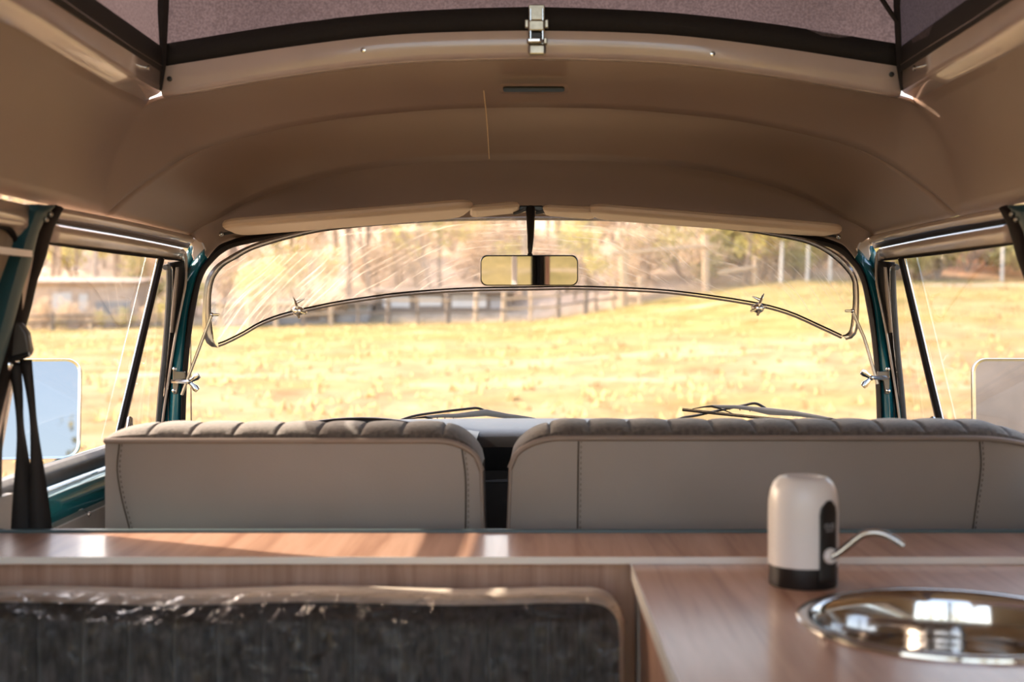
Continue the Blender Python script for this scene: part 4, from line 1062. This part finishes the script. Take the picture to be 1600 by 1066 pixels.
wiper('windscreen_wiper', 'grey and black wiper at right, lying above the passenger side dash', [(1066, 641), (1130, 648), (1200, 655), (1290, 664), (1340, 669)], [(1112, 635), (1150, 636), (1176, 639), (1202, 643), (1240, 646), (1280, 652), (1300, 655)], [(1040, 672), (1060, 655), (1090, 649), (1130, 640), (1160, 634), (1180, 630.5), (1196, 638)], 0)
wiper('windscreen_wiper', 'grey and black wiper at left, mostly hidden by the dash', [(640, 660), (700, 663), (830, 668)], [(664, 652), (690, 650), (712, 650), (760, 645), (790, 650), (820, 653), (836, 655)], [(600, 668), (640, 652), (680, 645), (730, 639), (746, 638), (758, 642)], 0)
a = P(299, 720, 2.75); b = P(298, 524, 2.75)
Ar = empty('aerial', a, 'thin radio aerial upright just inside the left windscreen edge', 'aerial')
MB().tube([a, b], [.0018, .0011], 6).build('rod', M['black'], Ar, smooth_=True)
MB().ball(b, .0028, n=6).build('tip', M['chrome'], Ar, smooth_=True)
MB().tube([a + Vector((0, -.02, -.02)), a], [.008, .005], 8).build('mount', M['black'], Ar, smooth_=True)

# ------------------------------------------------------------------ field edge: fence, sheds, frames
def gp(px, D):
    x = (px - 830) / F * D; return Vector((x, D, hgt(x, D)))
def rail_fence(pts, label, hh=1.15, dark=True, post_every=1.05, rails=(.45, .9), seed=1, m1='post', m2='postp', group=None):
    rnd = random.Random(seed); path = []
    for a, b in zip(pts, pts[1:]):
        n = max(1, round((b - a).length / post_every)); path += [a.lerp(b, i / n) for i in range(n)]
    path.append(pts[-1]); path = [Vector((p.x, p.y, hgt(p.x, p.y))) for p in path]
    Fn = empty('rail_fence', path[len(path) // 2], label, 'fence', group)
    for p in path:
        m = m1 if rnd.random() < .6 else m2; w_ = .055 + .05 * rnd.random(); h = hh * (.9 + .25 * rnd.random()); l = rnd.uniform(-.05, .05)
        MB().tube([p - Vector((0, 0, .1)), p + Vector((l, 0, h))], [w_, w_ * .85], 6).build('post', M[m], Fn)
    for r in rails:
        for a, b in zip(path[::2], path[2::2]):
            MB().tube([a + Vector((-.1, -.07, r + rnd.uniform(-.04, .04))), b + Vector((.1, -.07, r + rnd.uniform(-.04, .04)))], .045, 5).build('rail', M['postp' if rnd.random() < .5 else 'post'], Fn)
rail_fence([gp(345, 51), gp(560, 51.5), gp(700, 51.8), gp(1000, 52)], 'rustic wooden rail fence along far edge of field beyond windscreen', seed=2)
rail_fence([gp(20, 49), gp(260, 50.5)], 'low wooden rail fence at field edge seen through left door window', hh=.62, rails=(.3, .52), post_every=1.5, seed=4)
def shed(px0, px1, D, h, name, label, m='shed', panels=(), roof='post'):
    a = gp(px0, D); b = gp(px1, D); z = min(a.z, b.z) - .1
    S = empty(name, Vector(((a.x + b.x) / 2, D, z)), label, 'shed')
    MB().box((a.x, D, z), (b.x, D + 2.4, z + h)).build('wall', M[m], S)
    if roof: MB().prism([(a.x - .2, D - .3, z + h - .02), (b.x + .2, D - .3, z + h - .02), (b.x + .2, D + 2.7, z + h + .22), (a.x - .2, D + 2.7, z + h + .22)], (0, 0, .08)).build('roof', M[roof], S)
    for (q0, q1, z0, z1, mm) in panels:
        x0 = (q0 - 830) / F * D; x1 = (q1 - 830) / F * D
        MB().box((x0, D - .05, z + z0), (x1, D - .001, z + z1)).build('panel', M[mm], S, bevel=.01)
shed(335, 575, 54, .95, 'low_shed', 'low dark grey shed behind the fence, left half of windscreen view', 'shed', [(330, 350, .3, 1.1, 'shedl'), (470, 500, .3, .9, 'post')])
shed(585, 800, 55.5, .95, 'low_shed', 'low shed with pale panels behind the fence, just left of the mirror stem', 'post', [(598, 640, .35, .8, 'shedl'), (652, 690, .4, .8, 'shedl'), (706, 760, .35, .85, 'shedl'), (766, 790, .3, .8, 'shed')])
shed(40, 215, 54, 1.95, 'low_shed', 'brown timber outbuilding with two pale doors beyond left door window', 'brownwall' if 'brownwall' in M else 'post', [(82, 112, .3, 1.55, 'shedl'), (124, 137, .3, 1.5, 'shedl'), (150, 205, .3, 1.2, 'shed')], roof='brownwall')
def frame(label, D, posts, beams, m='postp', nm='pole_frame'):
    a = gp(posts[0][0], D); S = empty(nm, a, label, 'frame')
    for px, yt, w_ in posts:
        g = gp(px, D); zt = CZ + (485 - yt) / F * D
        MB().tube([g - Vector((0, 0, .2)), Vector((g.x, D, zt))], [w_, w_ * .9], 7).build('post', M[m], S)
    for x0, y0_, x1, y1_, w_ in beams:
        MB().tube([Vector(((x0 - 830) / F * D, D - .1, CZ + (485 - y0_) / F * D)), Vector(((x1 - 830) / F * D, D - .1, CZ + (485 - y1_) / F * D))], w_, 6).build('beam', M[m], S)
frame('tall pale pole frame with two beams, right of the mirror in windscreen view', 53.5, [(975, 395, .17), (1103, 366, .15), (1180, 402, .10)], [(955, 397, 1110, 384, .09), (1122, 427, 1182, 417, .09)])
for px, yt, yb_, lb in ((1220, 378, 0, 'thin pale post on hillside right of the pole frame'), (1261, 382, 0, 'thin white post above field between the right clamp and visor edge'), (1296, 398, 0, 'pale leaning post near right end of clear visor'), (1565, 385, 0, 'single pale post before red bank through right door window')):
    D = 52.8; g = gp(px, D); zt = CZ + (485 - yt) / F * D
    MB().tube([g - Vector((0, 0, .2)), Vector((g.x + .05, D, zt))], [.07, .06], 6).build('wooden_post', M['shedl'], label=lb, cat='post')
SB = empty('rear_shed', (7.5, -15, 0), 'pale grey shed behind the van, seen in right door mirror', 'shed')
MB().box((2.2, -17, 0), (13, -14, 2.9)).build('wall', M['shed'], SB)
MB().box((4.4, -14.02, .5), (5.0, -13.98, 2.3)).build('door', M['edge'], SB, bevel=.01)
MB().box((2.2, -14.04, 0), (13, -13.96, 1.0)).build('skirting', M['black'], SB, bevel=.01)

# ------------------------------------------------------------------ trees and shrubs
def branch(mb, p, d, L, r, lvl, rnd, tips, kink=.22):
    n = 4; pts = [p]; rad = [r]
    for i in range(n):
        d = (d + Vector((rnd.uniform(-1, 1), rnd.uniform(-1, 1), rnd.uniform(-.4, .6))) * kink).normalized(); p = p + d * (L / n); pts.append(p); rad.append(r * (1 - .6 * (i + 1) / n))
        if lvl > 0 and i >= 1:
            for _ in range(2):
                dd = (d + Vector((rnd.uniform(-1, 1), rnd.uniform(-1, 1), rnd.uniform(-.2, .7))) * .9).normalized()
                branch(mb, p, dd, L * rnd.uniform(.35, .6), rad[-1] * .6, lvl - 1, rnd, tips, kink)
    mb.tube(pts, rad, 4 if lvl < 2 else 6); tips += [pts[-1], pts[-2]]
def leaves(centers, n, spread, size, rnd, flat=.6):
    mb = MB()
    for _ in range(n):
        c = Vector(rnd.choice(centers)) + Vector((rnd.gauss(0, spread), rnd.gauss(0, spread), rnd.gauss(0, spread * flat)))
        a = Vector((rnd.uniform(-1, 1), rnd.uniform(-1, 1), rnd.uniform(-1, 1))).normalized() * size * rnd.uniform(.5, 1.2)
        b = Vector((rnd.uniform(-1, 1), rnd.uniform(-1, 1), rnd.uniform(-1, 1))); b = (b - a * (b.dot(a) / a.dot(a))).normalized() * size * .6
        if c.z < .02: c.z = .02
        mb.add([c - a, c + b, c + a, c - b], [(0, 1, 2, 3)])
    return mb
def proto(seed, kind):
    rnd = random.Random(seed); mb = MB(); tips = []
    if kind == 'bare':
        branch(mb, Vector((0, 0, -.2)), Vector((0, 0, 1)), rnd.uniform(5, 7.5), .16, 2, rnd, tips, .10)
        lf = leaves(tips, 240, .35, .10, rnd)
    elif kind == 'leafy':
        branch(mb, Vector((0, 0, -.2)), Vector((0, 0, 1)), rnd.uniform(3, 4.5), .12, 2, rnd, tips, .14)
        lf = leaves(tips, 900, .38, .13, rnd)
    else:
        for _ in range(5): branch(mb, Vector((0, 0, -.1)), Vector((rnd.uniform(-.7, .7), rnd.uniform(-.7, .7), 1)).normalized(), rnd.uniform(.8, 1.6), .035, 1, rnd, tips, .2)
        lf = leaves(tips, 700, .22, .08, rnd)
    return mb, lf
PROTO = {}
def pmesh(mb, name, m):
    me = bpy.data.meshes.new(name); me.from_pydata([tuple(v) for v in mb.v], [], mb.f); me.update(); me.materials.append(m); return me
for kind, seeds in (('bare', (11, 12, 13, 14)), ('leafy', (21, 22, 23)), ('shrub', (31, 32, 33))):
    for sd in seeds:
        a, b = proto(sd, kind); PROTO.setdefault(kind, []).append((a, b))
MESH = {}
def plant(kind, loc, sc_, rz, i, leafm, barkm, name, label, cat, group, foliage='foliage', trunk='trunk', squash=1):
    v = i % len(PROTO[kind]); key = (kind, v, leafm, barkm)
    if key not in MESH: MESH[key] = (pmesh(PROTO[kind][v][0], kind + '_wood', M[barkm]), pmesh(PROTO[kind][v][1], kind + '_leaves', M[leafm]))
    r = bpy.data.objects.new(name, None); C.objects.link(r); r.location = loc; r.rotation_euler = (0, 0, rz); r.scale = (sc_, sc_, sc_ * squash)
    r.empty_display_size = .2; tag(r, label, cat, group); OFF[r.name] = Vector(loc)
    for nm, me in zip((trunk, foliage), MESH[key]):
        o = bpy.data.objects.new(nm, me); C.objects.link(o); o.parent = r
    return r
rnd = random.Random(99)
def hill_pt(px, D): return gp(px, D)
for i in range(74):                                                   # bare trunks on the hillside
    px = -60 + 1760 * (i + rnd.random()) / 74; D = rnd.uniform(57, 74)
    if px > 1410: continue
    plant('bare', hill_pt(px, D), rnd.uniform(.75, 1.15), rnd.random() * 6.28, i, 'brush' if rnd.random() < .6 else 'leafd', 'barkp' if rnd.random() < .6 else 'bark', 'bare_tree', 'thin bare trunked tree in blurred hillside wood beyond the fence', 'tree', 'bare trees on the hillside')
for i in range(46):
    px = -60 + 1500 * (i + rnd.random()) / 46; D = rnd.uniform(55.5, 72)
    plant('leafy', hill_pt(px, D), rnd.uniform(.5, .95), rnd.random() * 6.28, i, rnd.choice(['leaf', 'leafd', 'brush', 'leaf']), 'bark', 'leafy_tree', 'small yellow green or tan leafy tree in the hillside wood', 'tree', 'leafy trees on the hillside')
for i in range(110):
    px = -60 + 1760 * (i + rnd.random()) / 110; D = rnd.uniform(53.5, 80)
    plant('shrub', hill_pt(px, D), rnd.uniform(.7, 1.5), rnd.random() * 6.28, i, rnd.choice(['brush', 'brush', 'leaf', 'leafd']), 'bark', 'shrub', 'dry scrubby bush on slope behind the field', 'shrub', 'scrub on the slope', trunk='stems')
for i in range(44):
    px = 1090 + 570 * (i + rnd.random()) / 44; D = rnd.uniform(53.2, 60)
    plant('shrub', hill_pt(px, D), rnd.uniform(.8, 1.5), rnd.random() * 6.28, i, rnd.choice(['leaf', 'leafd', 'leafd', 'brush']), 'bark', 'shrub', 'green or straw coloured bush along top edge of the field at right', 'shrub', 'bushes along right field edge', trunk='stems')
for i in range(12):
    px = 20 + 240 * (i + rnd.random()) / 12
    plant('shrub', hill_pt(px, rnd.uniform(51.5, 53)), rnd.uniform(.35, .7), rnd.random() * 6.28, i, rnd.choice(['leaf', 'brush']), 'bark', 'shrub', 'small bush before the timber outbuilding beyond left door window', 'shrub', 'bushes before the outbuilding', trunk='stems')
for px, D, s_, lb in ((932, 52.3, .52, 'young yellow green forked tree at fence end, right of the mirror'), (402, 52.6, .5, 'small green shrub tree by fence near left clamp'), (1165, 54, .85, 'pale yellow leafy tree beside the pole frame')):
    plant('leafy', gp(px, D), s_, 1.0, int(px), 'leaf', 'bark', 'young_tree', lb, 'tree', None)
# a row of trees behind the van, caught in the mirrors
for i in range(8):
    plant('leafy', Vector((-22 + 6 * i, -42, hgt(0, -42))), 1.2, i, i, 'leafd', 'bark', 'leafy_tree', 'leafy tree far behind the van', 'tree', 'trees behind the van')
